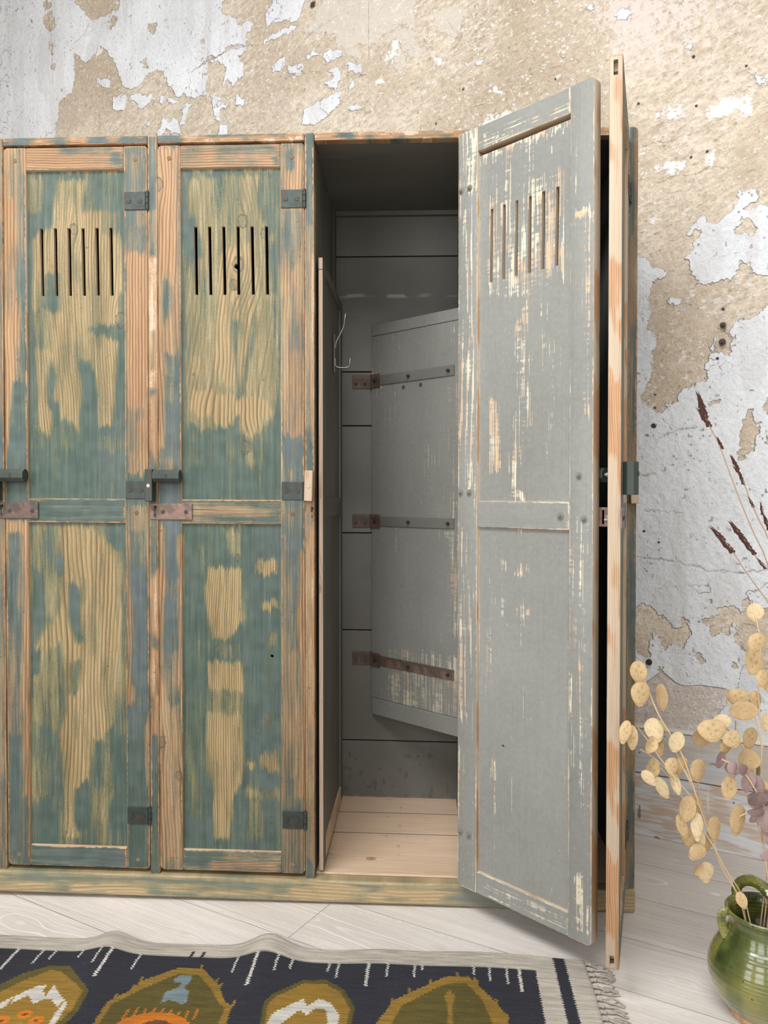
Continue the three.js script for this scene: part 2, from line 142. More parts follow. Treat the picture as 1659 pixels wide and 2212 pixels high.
const FRONT_WEAR=[[0.85,-1.004,1.783,-0.947,1.782,-0.951,1.229,-1.008,1.229],[0.5,-0.985,1.769,-0.952,1.768,-0.952,1.658,-0.986,1.658],[0.5,-0.969,1.658,-0.945,1.658,-0.944,1.229,-0.967,1.229,-0.963,1.483],[0.15,-0.979,1.229,-0.941,1.229,-0.944,0.865,-1.006,0.865,-1.005,1.02,-0.99,1.043,-0.98,1.113],[0.9,-1.003,1.229,-0.979,1.229,-0.985,1.09,-0.998,1.029,-1.005,1.029],[0.15,-1.005,1.02,-0.94,1.02,-0.941,0.927,-1.006,0.927],[0.9,-0.948,1.782,-0.71,1.778,-0.711,1.721,-0.948,1.725],[0.3,-0.735,1.765,-0.71,1.764,-0.711,1.732,-0.735,1.733],[0.5,-0.862,1.78,-0.739,1.778,-0.739,1.756,-0.862,1.758],[0.75,-0.709,1.78,-0.648,1.779,-0.652,0.868,-0.714,0.867],[0.3,-0.702,1.778,-0.66,1.777,-0.66,1.75,-0.702,1.75],[0.5,-0.702,1.75,-0.658,1.75,-0.658,1.672,-0.702,1.673],[0.3,-0.703,1.632,-0.679,1.631,-0.679,1.59,-0.703,1.591],[0.45,-0.703,1.591,-0.651,1.59,-0.652,1.526,-0.703,1.527],[0.95,-0.703,1.527,-0.647,1.526,-0.649,1.169,-0.705,1.169],[0.55,-0.703,1.159,-0.644,1.159,-0.644,1.058,-0.703,1.058],[0.8,-0.677,1.132,-0.649,1.132,-0.649,1.021,-0.677,1.021],[0.06,-0.701,0.998,-0.645,1.012,-0.645,0.925,-0.702,0.924],[0.6,-0.702,0.924,-0.664,0.924,-0.664,0.868,-0.702,0.867],[0.15,-0.947,1.722,-0.702,1.718,-0.706,0.947,-0.953,0.946],[0.5,-0.943,1.708,-0.902,1.708,-0.903,1.621,-0.943,1.621],[0.8,-0.867,1.707,-0.787,1.706,-0.778,1.628,-0.74,1.628,-0.717,1.591,-0.713,1.435,-0.723,1.366,-0.798,1.348,-0.723,1.321,-0.734,1.123,-0.771,1.113,-0.785,1.252,-0.804,1.229,-0.809,1.09,-0.828,1.113,-0.847,1.136,-0.866,1.132,-0.87,1.183,-0.885,1.159,-0.89,1.09,-0.923,1.113,-0.927,1.252,-0.931,1.367,-0.934,1.566,-0.882,1.593,-0.881,1.629],[0.3,-0.911,1.483,-0.864,1.482,-0.864,1.39,-0.911,1.39],[0.35,-0.805,1.72,-0.782,1.72,-0.782,1.628,-0.806,1.629],[0.12,-0.888,1.284,-0.877,1.238,-0.889,1.192,-0.875,1.159,-0.894,1.159,-0.896,1.252],[0.1,-0.813,1.275,-0.792,1.275,-0.79,1.067,-0.816,1.067],[0.1,-0.72,1.435,-0.704,1.435,-0.705,1.09,-0.722,1.09],[0.55,-0.93,1.391,-0.892,1.399,-0.888,1.298,-0.926,1.298],[0.5,-0.764,1.628,-0.712,1.627,-0.712,1.573,-0.764,1.573],[0.05,-0.94,1.067,-0.701,1.067,-0.701,0.947,-0.941,0.946],[0.35,-0.781,1.095,-0.724,1.095,-0.724,1.058,-0.781,1.058],[0.1,-0.941,0.946,-0.704,0.947,-0.704,0.889,-0.941,0.887],[0.92,-0.625,1.776,-0.572,1.776,-0.574,1.48,-0.626,1.48],[0.75,-0.626,1.48,-0.568,1.48,-0.569,1.242,-0.627,1.242],[0.3,-0.615,1.466,-0.591,1.452,-0.596,1.389,-0.606,1.352,-0.613,1.411],[0.3,-0.611,1.297,-0.583,1.288,-0.578,1.238,-0.606,1.247],[0.3,-0.597,1.238,-0.569,1.251,-0.567,1.169,-0.593,1.178,-0.616,1.187],[0.07,-0.614,1.183,-0.569,1.178,-0.568,0.869,-0.622,0.868,-0.619,1.114],[0.4,-0.612,1.049,-0.584,1.045,-0.584,1.012,-0.612,1.012],[0.85,-0.625,1.238,-0.613,1.238,-0.614,1.068,-0.626,1.068],[0.85,-0.571,1.778,-0.334,1.774,-0.334,1.72,-0.572,1.723],[0.55,-0.562,1.775,-0.35,1.772,-0.35,1.754,-0.562,1.757],[0.35,-0.35,1.763,-0.334,1.762,-0.334,1.721,-0.35,1.721],[0.75,-0.332,1.774,-0.277,1.773,-0.278,1.096,-0.333,1.096],[0.92,-0.33,1.744,-0.279,1.744,-0.279,1.658,-0.33,1.659],[0.4,-0.32,1.762,-0.304,1.762,-0.304,1.712,-0.32,1.713],[0.35,-0.327,1.627,-0.286,1.622,-0.282,1.55,-0.296,1.477,-0.309,1.496,-0.328,1.568],[0.7,-0.328,1.478,-0.277,1.477,-0.278,1.16,-0.328,1.16],[0.5,-0.314,1.432,-0.291,1.432,-0.291,1.296,-0.314,1.296],[0.08,-0.329,1.069,-0.305,1.096,-0.278,1.06,-0.276,0.932,-0.329,0.931],[0.9,-0.319,1.023,-0.31,1.023,-0.309,0.996,-0.315,0.991],[0.45,-0.329,0.936,-0.276,0.936,-0.276,0.871,-0.329,0.871],[0.15,-0.572,1.716,-0.332,1.713,-0.333,0.945,-0.575,0.944],[0.6,-0.562,1.703,-0.382,1.709,-0.35,1.605,-0.342,1.432,-0.337,1.251,-0.351,1.141,-0.407,1.087,-0.467,1.123,-0.518,1.105,-0.56,1.132,-0.561,1.343,-0.566,1.516,-0.553,1.616],[0.25,-0.382,1.705,-0.334,1.704,-0.337,1.605,-0.36,1.569,-0.392,1.65],[0.2,-0.568,1.607,-0.535,1.607,-0.517,1.525,-0.554,1.498],[0.25,-0.364,1.55,-0.332,1.55,-0.332,1.432,-0.365,1.433],[0.85,-0.48,1.524,-0.397,1.56,-0.397,1.433,-0.407,1.205,-0.453,1.205,-0.494,1.251,-0.489,1.433],[0.95,-0.546,1.205,-0.49,1.196,-0.444,1.192,-0.379,1.183,-0.356,1.151,-0.384,1.132,-0.416,1.096,-0.435,1.132,-0.467,1.114,-0.509,1.141,-0.555,1.159],[0.15,-0.446,1.365,-0.438,1.365,-0.429,1.183,-0.441,1.178],[0.15,-0.399,1.397,-0.397,1.342,-0.416,1.228,-0.427,1.183,-0.42,1.274],[0.1,-0.444,1.141,-0.43,1.151,-0.437,1.068,-0.453,1.068],[0.55,-0.555,1.091,-0.541,1.114,-0.532,1.031,-0.551,1.022],[0.6,-0.416,1.068,-0.405,1.059,-0.403,1.023,-0.416,1.032],[0.05,-0.563,1.022,-0.333,1.023,-0.333,0.945,-0.563,0.944],[0.42,-0.566,0.941,-0.331,0.943,-0.331,0.89,-0.566,0.888],[0.65,-0.537,0.93,-0.398,0.931,-0.398,0.913,-0.538,0.912],[0.4,-1.0,0.898,-0.941,0.898,-0.947,0.062,-1.007,0.06],[0.9,-0.993,0.896,-0.944,0.896,-0.944,0.866,-0.993,0.866],[0.92,-0.955,0.866,-0.941,0.866,-0.945,0.229,-0.96,0.228],[0.2,-0.991,0.831,-0.965,0.831,-0.966,0.631,-0.992,0.63],[0.15,-0.991,0.379,-0.96,0.38,-0.963,0.077,-0.994,0.076],[0.6,-0.998,0.58,-0.982,0.58,-0.984,0.379,-0.999,0.379],[0.45,-0.939,0.886,-0.705,0.888,-0.709,0.117,-0.944,0.11],[0.82,-0.867,0.882,-0.796,0.882,-0.726,0.823,-0.716,0.754,-0.727,0.585,-0.738,0.41,-0.769,0.384,-0.774,0.283,-0.794,0.308,-0.8,0.142,-0.862,0.13,-0.866,0.281,-0.871,0.382,-0.85,0.432,-0.854,0.557,-0.864,0.607,-0.9,0.582,-0.931,0.481,-0.936,0.581,-0.869,0.682,-0.858,0.782],[0.1,-0.934,0.781,-0.914,0.771,-0.902,0.652,-0.92,0.621,-0.935,0.711],[0.08,-0.843,0.752,-0.818,0.723,-0.816,0.603,-0.834,0.593,-0.848,0.672],[0.12,-0.883,0.817,-0.858,0.812,-0.858,0.762,-0.883,0.772],[0.1,-0.766,0.882,-0.705,0.883,-0.708,0.824,-0.736,0.833],[0.08,-0.944,0.209,-0.897,0.23,-0.872,0.17,-0.872,0.112,-0.944,0.11],[0.1,-0.833,0.257,-0.8,0.273,-0.795,0.182,-0.816,0.132,-0.836,0.171],[0.1,-0.754,0.214,-0.708,0.255,-0.709,0.117,-0.76,0.116],[0.25,-0.937,0.415,-0.876,0.381,-0.872,0.231,-0.928,0.249],[0.18,-0.784,0.368,-0.753,0.369,-0.759,0.254,-0.795,0.253],[0.2,-0.936,0.581,-0.91,0.591,-0.921,0.531,-0.936,0.511],[0.25,-0.839,0.553,-0.824,0.563,-0.824,0.483,-0.845,0.472],[0.2,-0.738,0.385,-0.71,0.385,-0.711,0.255,-0.739,0.254],[0.1,-0.944,0.11,-0.706,0.117,-0.707,0.062,-0.945,0.054],[0.12,-0.703,0.89,-0.645,0.891,-0.649,0.061,-0.707,0.059],[0.5,-0.7,0.933,-0.647,0.933,-0.647,0.869,-0.7,0.868],[0.92,-0.704,0.863,-0.692,0.863,-0.694,0.461,-0.706,0.46],[0.7,-0.657,0.869,-0.646,0.869,-0.648,0.586,-0.656,0.685],[0.75,-0.662,0.411,-0.649,0.436,-0.652,0.212,-0.657,0.286],[0.6,-0.694,0.505,-0.684,0.505,-0.684,0.466,-0.695,0.465],[0.35,-0.695,0.863,-0.66,0.864,-0.66,0.784,-0.696,0.784],[0.1,-0.623,0.889,-0.569,0.889,-0.57,0.756,-0.624,0.755],[0.92,-0.623,0.884,-0.612,0.884,-0.615,0.068,-0.627,0.067],[0.45,-0.612,0.755,-0.569,0.756,-0.572,0.064,-0.615,0.062],[0.9,-0.577,0.864,-0.568,0.864,-0.57,0.289,-0.579,0.288],[0.2,-0.613,0.716,-0.585,0.716,-0.586,0.587,-0.613,0.586],[0.7,-0.621,0.462,-0.571,0.463,-0.572,0.089,-0.623,0.087],[0.08,-0.567,0.887,-0.333,0.889,-0.334,0.121,-0.57,0.114],[0.2,-0.559,0.835,-0.514,0.835,-0.517,0.19,-0.562,0.189],[0.88,-0.51,0.786,-0.43,0.787,-0.425,0.664,-0.465,0.614,-0.505,0.613,-0.515,0.737],[0.88,-0.515,0.563,-0.425,0.57,-0.426,0.491,-0.47,0.5,-0.506,0.489],[0.85,-0.516,0.439,-0.431,0.446,-0.421,0.342,-0.426,0.278,-0.456,0.232,-0.462,0.142,-0.497,0.136,-0.501,0.241,-0.516,0.315],[0.85,-0.39,0.807,-0.345,0.81,-0.341,0.773,-0.39,0.768],[0.85,-0.385,0.709,-0.346,0.714,-0.341,0.69,-0.385,0.686],[0.65,-0.37,0.635,-0.343,0.635,-0.343,0.601,-0.371,0.6],[0.35,-0.376,0.6,-0.343,0.601,-0.344,0.492,-0.376,0.492],[0.5,-0.381,0.442,-0.344,0.443,-0.344,0.403,-0.381,0.403],[0.8,-0.389,0.348,-0.344,0.359,-0.344,0.304,-0.386,0.308],[0.8,-0.416,0.327,-0.4,0.328,-0.4,0.308,-0.416,0.307],[0.45,-0.474,0.875,-0.429,0.871,-0.43,0.817,-0.465,0.816],[0.5,-0.426,0.263,-0.342,0.265,-0.342,0.24,-0.426,0.238],[0.4,-0.416,0.233,-0.381,0.234,-0.382,0.145,-0.417,0.143],[0.7,-0.402,0.797,-0.388,0.797,-0.388,0.768,-0.403,0.767],[0.5,-0.506,0.494,-0.426,0.496,-0.426,0.441,-0.506,0.44],[0.5,-0.51,0.608,-0.43,0.609,-0.43,0.575,-0.51,0.573],[0.08,-0.424,0.297,-0.386,0.298,-0.386,0.264,-0.424,0.263],[0.35,-0.333,0.891,-0.276,0.892,-0.277,0.068,-0.335,0.067],[0.85,-0.333,0.886,-0.324,0.886,-0.326,0.245,-0.334,0.245],[0.9,-0.293,0.828,-0.277,0.828,-0.278,0.247,-0.294,0.246],[0.6,-0.316,0.592,-0.286,0.592,-0.287,0.296,-0.317,0.295],[0.3,-0.333,0.935,-0.276,0.936,-0.276,0.872,-0.333,0.872],[0.15,-0.332,0.225,-0.282,0.227,-0.282,0.197,-0.332,0.196],[0.55,-0.334,0.176,-0.28,0.177,-0.28,0.068,-0.335,0.067],[0.35,-0.572,0.111,-0.337,0.119,-0.337,0.066,-0.573,0.059],[0.1,-0.567,0.104,-0.507,0.106,-0.507,0.091,-0.567,0.089],[0.7,-0.507,0.091,-0.342,0.096,-0.342,0.069,-0.507,0.063],[0.12,-0.647,1.8,-0.626,1.799,-0.626,1.626,-0.648,1.627],[0.6,-0.648,1.627,-0.626,1.626,-0.627,1.526,-0.648,1.526],[0.3,-0.643,1.554,-0.633,1.553,-0.633,1.517,-0.643,1.517],[1.15,-0.647,1.517,-0.626,1.517,-0.627,1.205,-0.648,1.205],[0.2,-0.641,1.343,-0.634,1.343,-0.634,1.251,-0.641,1.251],[1.1,-0.646,1.183,-0.63,1.205,-0.628,1.022,-0.644,1.067],[0.1,-0.645,1.021,-0.631,1.022,-0.631,0.934,-0.645,0.934],[0.45,-0.645,0.898,-0.622,0.899,-0.626,0.062,-0.649,0.061],[1.15,-0.643,0.755,-0.625,0.785,-0.625,0.606,-0.641,0.636],[1.1,-0.645,0.596,-0.627,0.586,-0.636,0.462,-0.645,0.486],[1.1,-0.639,0.472,-0.625,0.487,-0.632,0.387,-0.644,0.362],[0.1,-0.647,0.387,-0.634,0.387,-0.636,0.062,-0.648,0.061],[0.12,-0.277,1.795,-0.255,1.795,-0.255,1.585,-0.277,1.586],[0.45,-0.275,1.586,-0.252,1.585,-0.253,1.114,-0.276,1.114],[0.9,-0.264,1.522,-0.252,1.522,-0.253,1.069,-0.264,1.069],[0.1,-0.27,1.078,-0.257,1.078,-0.257,1.023,-0.27,1.023],[0.85,-0.274,1.014,-0.248,1.014,-0.248,0.871,-0.274,0.871],[0.6,-0.276,0.916,-0.251,0.916,-0.253,0.074,-0.277,0.073],[0.9,-0.266,0.887,-0.252,0.887,-0.252,0.346,-0.267,0.346],[0.08,-0.275,0.108,-0.258,0.089,-0.258,0.054,-0.277,0.053]];
const INNER_WEAR=[[0.85,0.007,1.781,0.056,1.779,0.057,1.647,0.028,1.624,0.011,1.66],[0.55,0.003,1.735,0.014,1.639,0.009,1.588,0.003,1.589],[0.75,0.014,1.607,0.041,1.61,0.048,0.97,0.026,0.97],[0.75,0.004,1.349,0.023,1.283,0.015,0.981,0.002,0.981],[0.7,0.002,0.907,0.021,0.876,0.022,0.445,-0.0,0.44],[0.5,0.032,0.772,0.046,0.763,0.038,0.511,0.027,0.509],[0.6,0.003,0.398,0.025,0.382,0.022,0.233,0.003,0.227],[0.62,0.074,1.622,0.13,1.626,0.28,1.62,0.281,1.397,0.179,1.379,0.081,1.397],[0.55,0.073,1.713,0.142,1.701,0.143,1.603,0.074,1.612],[0.5,0.166,1.722,0.202,1.72,0.202,1.586,0.173,1.594],[0.8,0.081,1.174,0.104,1.182,0.115,1.01,0.084,1.011],[0.62,0.144,1.327,0.191,1.377,0.192,1.125,0.157,0.945,0.139,0.95],[0.72,0.145,0.97,0.187,0.97,0.187,0.945,0.145,0.945],[0.45,0.214,1.373,0.259,1.364,0.25,1.026,0.221,1.027],[0.9,0.236,1.699,0.249,1.695,0.245,1.63,0.236,1.642],[0.85,0.248,1.555,0.267,1.558,0.265,1.438,0.243,1.405,0.225,1.466],[0.75,0.078,1.54,0.096,1.556,0.104,1.433,0.078,1.418],[1,0.067,1.723,0.297,1.708,0.297,1.695,0.067,1.709],[0.85,0.145,0.791,0.191,0.819,0.193,0.799,0.163,0.78],[0.75,0.111,0.712,0.133,0.7,0.143,0.686,0.121,0.693],[0.7,0.158,0.722,0.193,0.721,0.182,0.685,0.158,0.692],[0.45,0.069,0.826,0.095,0.828,0.096,0.522,0.073,0.517],[0.45,0.17,0.733,0.184,0.735,0.185,0.44,0.173,0.437],[0.5,0.145,0.9,0.216,0.902,0.216,0.888,0.145,0.885],[0.55,0.083,0.375,0.109,0.371,0.107,0.259,0.086,0.252],[0.5,0.14,0.349,0.159,0.344,0.159,0.264,0.144,0.26],[0.5,0.12,0.819,0.133,0.83,0.133,0.629,0.123,0.628],[0.9,0.298,1.527,0.346,1.521,0.346,1.492,0.323,1.507,0.3,1.506],[0.6,0.301,1.668,0.307,1.666,0.303,1.117,0.297,1.117],[0.55,0.323,1.498,0.343,1.493,0.34,1.114,0.322,1.116],[0.6,0.285,0.904,0.298,0.904,0.296,0.297,0.285,0.293],[0.5,0.3,0.914,0.341,0.914,0.34,0.31,0.298,0.372],[0.85,0.303,0.196,0.331,0.205,0.331,0.141,0.308,0.141],[0.7,0.308,0.132,0.344,0.146,0.341,0.08,0.308,0.085],[0.5,0.071,0.102,0.286,0.123,0.286,0.076,0.097,0.06],[0.45,0.062,1.762,0.297,1.747,0.297,1.72,0.062,1.747],[0.7,0.062,1.747,0.166,1.727,0.167,1.713,0.067,1.727]];
const lv = (polys, v) => polys.map((p) => [v, ...p]);
const wallWhite = field([...lv(WALL_WHITE, 1), ...lv(WALL_HOLES, 0)], -2.8, 0, 3.8, 3.6, 300, 0, 0);
const wallCream = field(lv(WALL_CREAM, 1), -2.8, 0, 3.8, 3.6, 200, 0, 0);
const wallPink = field(lv(WALL_PINK, 1), -2.8, 0, 3.8, 3.6, 120, 0, 5);
const wallChalk = field(lv(WALL_CHALK, 1), -2.8, 0, 3.8, 3.6, 250, 0, 0);
const CRACKS=[[-2.234,3.188,-2.222,3.112,-2.21,3.048,-2.189,2.94,-2.196,2.86,-2.19,2.797],[-1.951,2.992,-1.972,2.963,-2.059,2.932],[0.351,1.947,0.394,1.944,0.425,1.943,0.465,1.949],[0.395,1.833,0.432,1.843,0.491,1.838,0.52,1.849,0.583,1.838],[0.34,0.785,0.376,0.784,0.437,0.777,0.474,0.769,0.533,0.754,0.567,0.754,0.612,0.755,0.673,0.765],[0.357,0.915,0.4,0.918,0.424,0.913,0.468,0.91],[0.34,1.02,0.368,1.021,0.392,1.024],[-1.354,2.626,-1.281,2.645,-1.188,2.653,-1.097,2.649,-1.02,2.632],[-0.841,2.566,-0.811,2.593,-0.741,2.617,-0.683,2.631],[-0.25,2.473,-0.218,2.427,-0.21,2.403,-0.229,2.387],[-0.903,2.476,-0.841,2.484,-0.741,2.453],[0.408,1.174,0.423,1.161,0.43,1.147],[0.411,1.132,0.441,1.14,0.495,1.148],[0.563,1.419,0.57,1.4,0.577,1.387,0.586,1.367],[0.544,1.366,0.55,1.346]];
const wallCrack = (() => { return (t, y) => { let d = 9; for (const L of CRACKS) { if (t < Math.min(L[0], L[L.length - 2]) - 0.2 || t > Math.max(L[0], L[L.length - 2]) + 0.2) continue; for (let i = 0; i + 3 < L.length; i += 2) { const ax = L[i], ay = L[i + 1], bx = L[i + 2] - ax, by = L[i + 3] - ay, k = clamp(((t - ax) * bx + (y - ay) * by) / (bx * bx + by * by)), q = Math.hypot(t - ax - bx * k, y - ay - by * k); if (q < d) d = q; } } return d; }; })();
const pits = [[0.385, 1.157, 0.008], [0.485, 2.158, 0.005], [0.493, 2.022, 0.004], [0.34, 2.067, 0.004], [-0.297, 2.166, 0.004], [0.521, 1.892, 0.004], [0.48, 1.886, 0.004], [0.563, 1.462, 0.005], [0.388, 1.244, 0.003], [0.388, 1.207, 0.003], [0.616, 2.096, 0.004], [-0.781, 2.701, 0.014], [-1.15, 2.95, 0.02], [0.55, 1.33, 0.004], [0.36, 0.86, 0.004], [0.40, 0.83, 0.003], [0.71, 1.25, 0.005], [-0.2, 2.25, 0.004], [0.1, 2.2, 0.003]];
function plaster(t, y, c) {
  const ex = 0.012 * (vn(t * 55, y * 55) - 0.5) + 0.008 * (vn(t * 150 + 7, y * 150) - 0.5) + 0.005 * (vn(t * 340 + 7, y * 340) - 0.5), ey = 0.012 * (vn(t * 55 + 40, y * 55 + 9) - 0.5) + 0.008 * (vn(t * 150 + 70, y * 150 + 3) - 0.5) + 0.005 * (vn(t * 340 + 70, y * 340 + 3) - 0.5);
  const inside = t > -2.75 && t < 0.92 && y < 3.5;
  const n1 = fbm(t * 3.1 + 5, y * 3.1, 4), n2 = vn(t * 17, y * 17), n3 = vn(t * 95, y * 95), n4 = vn(t * 260, y * 260), n5 = vn(t * 520 + 3, y * 520);
  const dir = fbm(t * 42 + y * 12, y * 120 - t * 36, 4);
  // bare render: beige, brushed
  const q = (n1 - 0.5) * 40 + (n3 - 0.5) * 18 + (dir - 0.5) * 50 + (n4 - 0.5) * 20 + (n5 - 0.5) * 14;
  c[0] = 209 + q; c[1] = 195 + q * 1.02; c[2] = 176 + q * 1.06;
  let h = 0.30 + (n3 - 0.5) * 0.10 + (dir - 0.5) * 0.30 + (n4 - 0.5) * 0.09 + (n5 - 0.5) * 0.04;
  const brown = sst(0.47, 0.66, fbm(t * 4.3 + 31, y * 3.7 + 8, 3)) * sst(0.3, 0.7, dir) * 0.45; mix3(c, [172, 152, 128], brown);
  const grit = vn(t * 170 + 3, y * 170); if (grit < 0.12) { mix3(c, [138, 120, 102], (0.12 - grit) * 5); h -= 0.06; }
  const pit = vn(t * 44 + 9, y * 60 + 2); if (pit > 0.9) { mix3(c, [150, 130, 110], (pit - 0.9) * 4); h -= (pit - 0.9) * 2; }
  // pale lime film on the upper right, with a torn edge
  const pk = inside ? wallPink(t + ex * 3, y + ey * 3) : 0; const film = pk * sst(0.38, 0.6, 0.35 * n2 + 0.35 * n3 + 0.3 * n4 + 0.12 * (pk - 0.5)); mix3(c, [227, 216, 211], film * 0.8); h += film * 0.05;
  const cr = inside ? wallCream(t + ex, y + ey) : 0; const crm = sst(0.45, 0.6, cr + (n3 - 0.5) * 0.3); mix3(c, [219, 211, 200], crm * 0.8); h += crm * 0.12;
  const ch = inside ? wallChalk(t + ex * 2.2, y + ey * 2.2) : 0; const chk = sst(0.5, 0.62, ch * (0.30 + 0.5 * vn(t * 70 + 11, y * 70) + 0.45 * n4) + 0.12 * (n5 - 0.5)); mix3(c, [244, 242, 240], chk); h += chk * 0.08;
  // scattered flecks of old paint
  const dens = fbm(t * 2.3 + 61, y * 2.3 + 7, 2), fl = vn(t * 80 + 21, y * 110 + 13) * 0.45 + vn(t * 210 + 2, y * 260 + 31) * 0.4 + n5 * 0.15;
  const fk = sst(0.755 - dens * 0.11, 0.79 - dens * 0.11, fl); mix3(c, [236, 233, 228], fk * 0.8); h += fk * 0.07;
  // blue-white distemper
  let wv = inside ? wallWhite(t + ex, y + ey) : sst(0.44, 0.5, fbm(t * 1.3 + 90, y * 1.3 + 4, 5));
  if (y < 0.47) { const low = sst(0.47, 0.43, y + 0.05 * (n2 - 0.5)), keep = inside ? sst(0.50, 0.60, t + 0.12 * (n2 - 0.5)) : 0; wv *= 1 - low * (1 - keep * 0.75); mix3(c, [208, 197, 190], low * 0.75); const sp = sst(0.55, 0.75, 0.5 * vn(t * 80, y * 80 + 50) + 0.5 * n4); mix3(c, [230, 226, 224], low * sp * 0.8); if (n4 > 0.86) mix3(c, [120, 106, 98], low * (n4 - 0.86) * 4); }
  const w = sst(0.42, 0.55, wv);
  if (w > 0) {
    const g1 = fbm(t * 5 + 3, y * 5 + 77, 3), cool = 227 + (g1 - 0.5) * 28, f = (n3 - 0.5) * 9 + (n4 - 0.5) * 12 + (n5 - 0.5) * 8;
    const P = [cool + 1 + f, cool + 4 + f, cool + 8 + f];
    const st = sst(0.62, 0.75, vn(t * 22 + 3, y * 6 + 5)) * 0.25; mix3(P, [200, 195, 191], st);
    const cr1 = Math.abs(fbm(t * 9 + 3, y * 9 + 1, 5) - 0.5); const crack = sst(0.006, 0.001, cr1) * sst(0.52, 0.66, fbm(t * 2.1 + 9, y * 2.1, 2));
    mix3(P, [128, 120, 114], crack * 0.8);
    const sc = vn(t * 130 + 9, y * 130 + 5) * 0.8 + vn(t * 30, y * 30 + 4) * 0.2; if (sc < 0.2) mix3(P, [146, 142, 138], (0.2 - sc) * 5);
    const wr = vn(t * 62 + y * 20, y * 30 + 5); 
    mix3(c, P, w);
    h = lerp(h, 0.64 + (g1 - 0.5) * 0.2 + (n3 - 0.5) * 0.14 + (n4 - 0.5) * 0.10 + 0.14 * (wr - 0.5) + 0.05 * (vn(t * 40, y * 40) - 0.5) - crack * 0.25 - (sc < 0.2 ? (0.2 - sc) * 1.6 : 0), w);
  }
  if (inside) { const kd = wallCrack(t + ex * 0.6, y + ey * 0.6); if (kd < 0.006) { const k = sst(0.0018, 0.0005, kd + 0.0016 * (n2 - 0.35) + 0.001 * (n3 - 0.3)); mix3(c, [134, 124, 114], k * 0.55); h -= 0.16 * sst(0.005, 0.0005, kd); } }
  for (const p of pits) { const dx = t - p[0], dy = y - p[1], r = Math.sqrt(dx * dx + dy * dy) * (0.8 + 0.5 * vn(t * 300, y * 300)); if (r < p[2] * 1.6) { const k = sst(p[2], p[2] * 0.6, r); mix3(c, [58, 44, 36], k * 0.9); h -= 0.6 * sst(p[2] * 1.3, p[2] * 0.4, r); } }
  c[3] = h;
}
const wallLeftMaps = bake(1240, 2048, 2.2, 3.62, plaster, -2.75, 0);
const wallRightMaps = bake(1090, 2048, 1.55, 2.95, plaster, -0.55, 0);
const wallRestMaps = bake(700, 420, 6, 3.7, (x, y, c) => plaster(x + 20, y + 0.6, c), 0, 0);

// ---------------------------------------------------------------- worn paint of the locker
const wear = field(FRONT_WEAR, -1.06, 0, 1.62, 1.82, 330, 0.25, 1);
const innerWear = field(INNER_WEAR, 0, 0, 0.36, 1.82, 500, 0.1, 2);
const GREEN = [71, 89, 80], BLUE = [85, 96, 97], THINP = [116, 113, 80], THINS = [125, 116, 97], BAREP = [174, 148, 107], BARES = [177, 140, 101], DARKR = [104, 71, 47], DARKP = [94, 82, 54], PALE = [232, 219, 206];
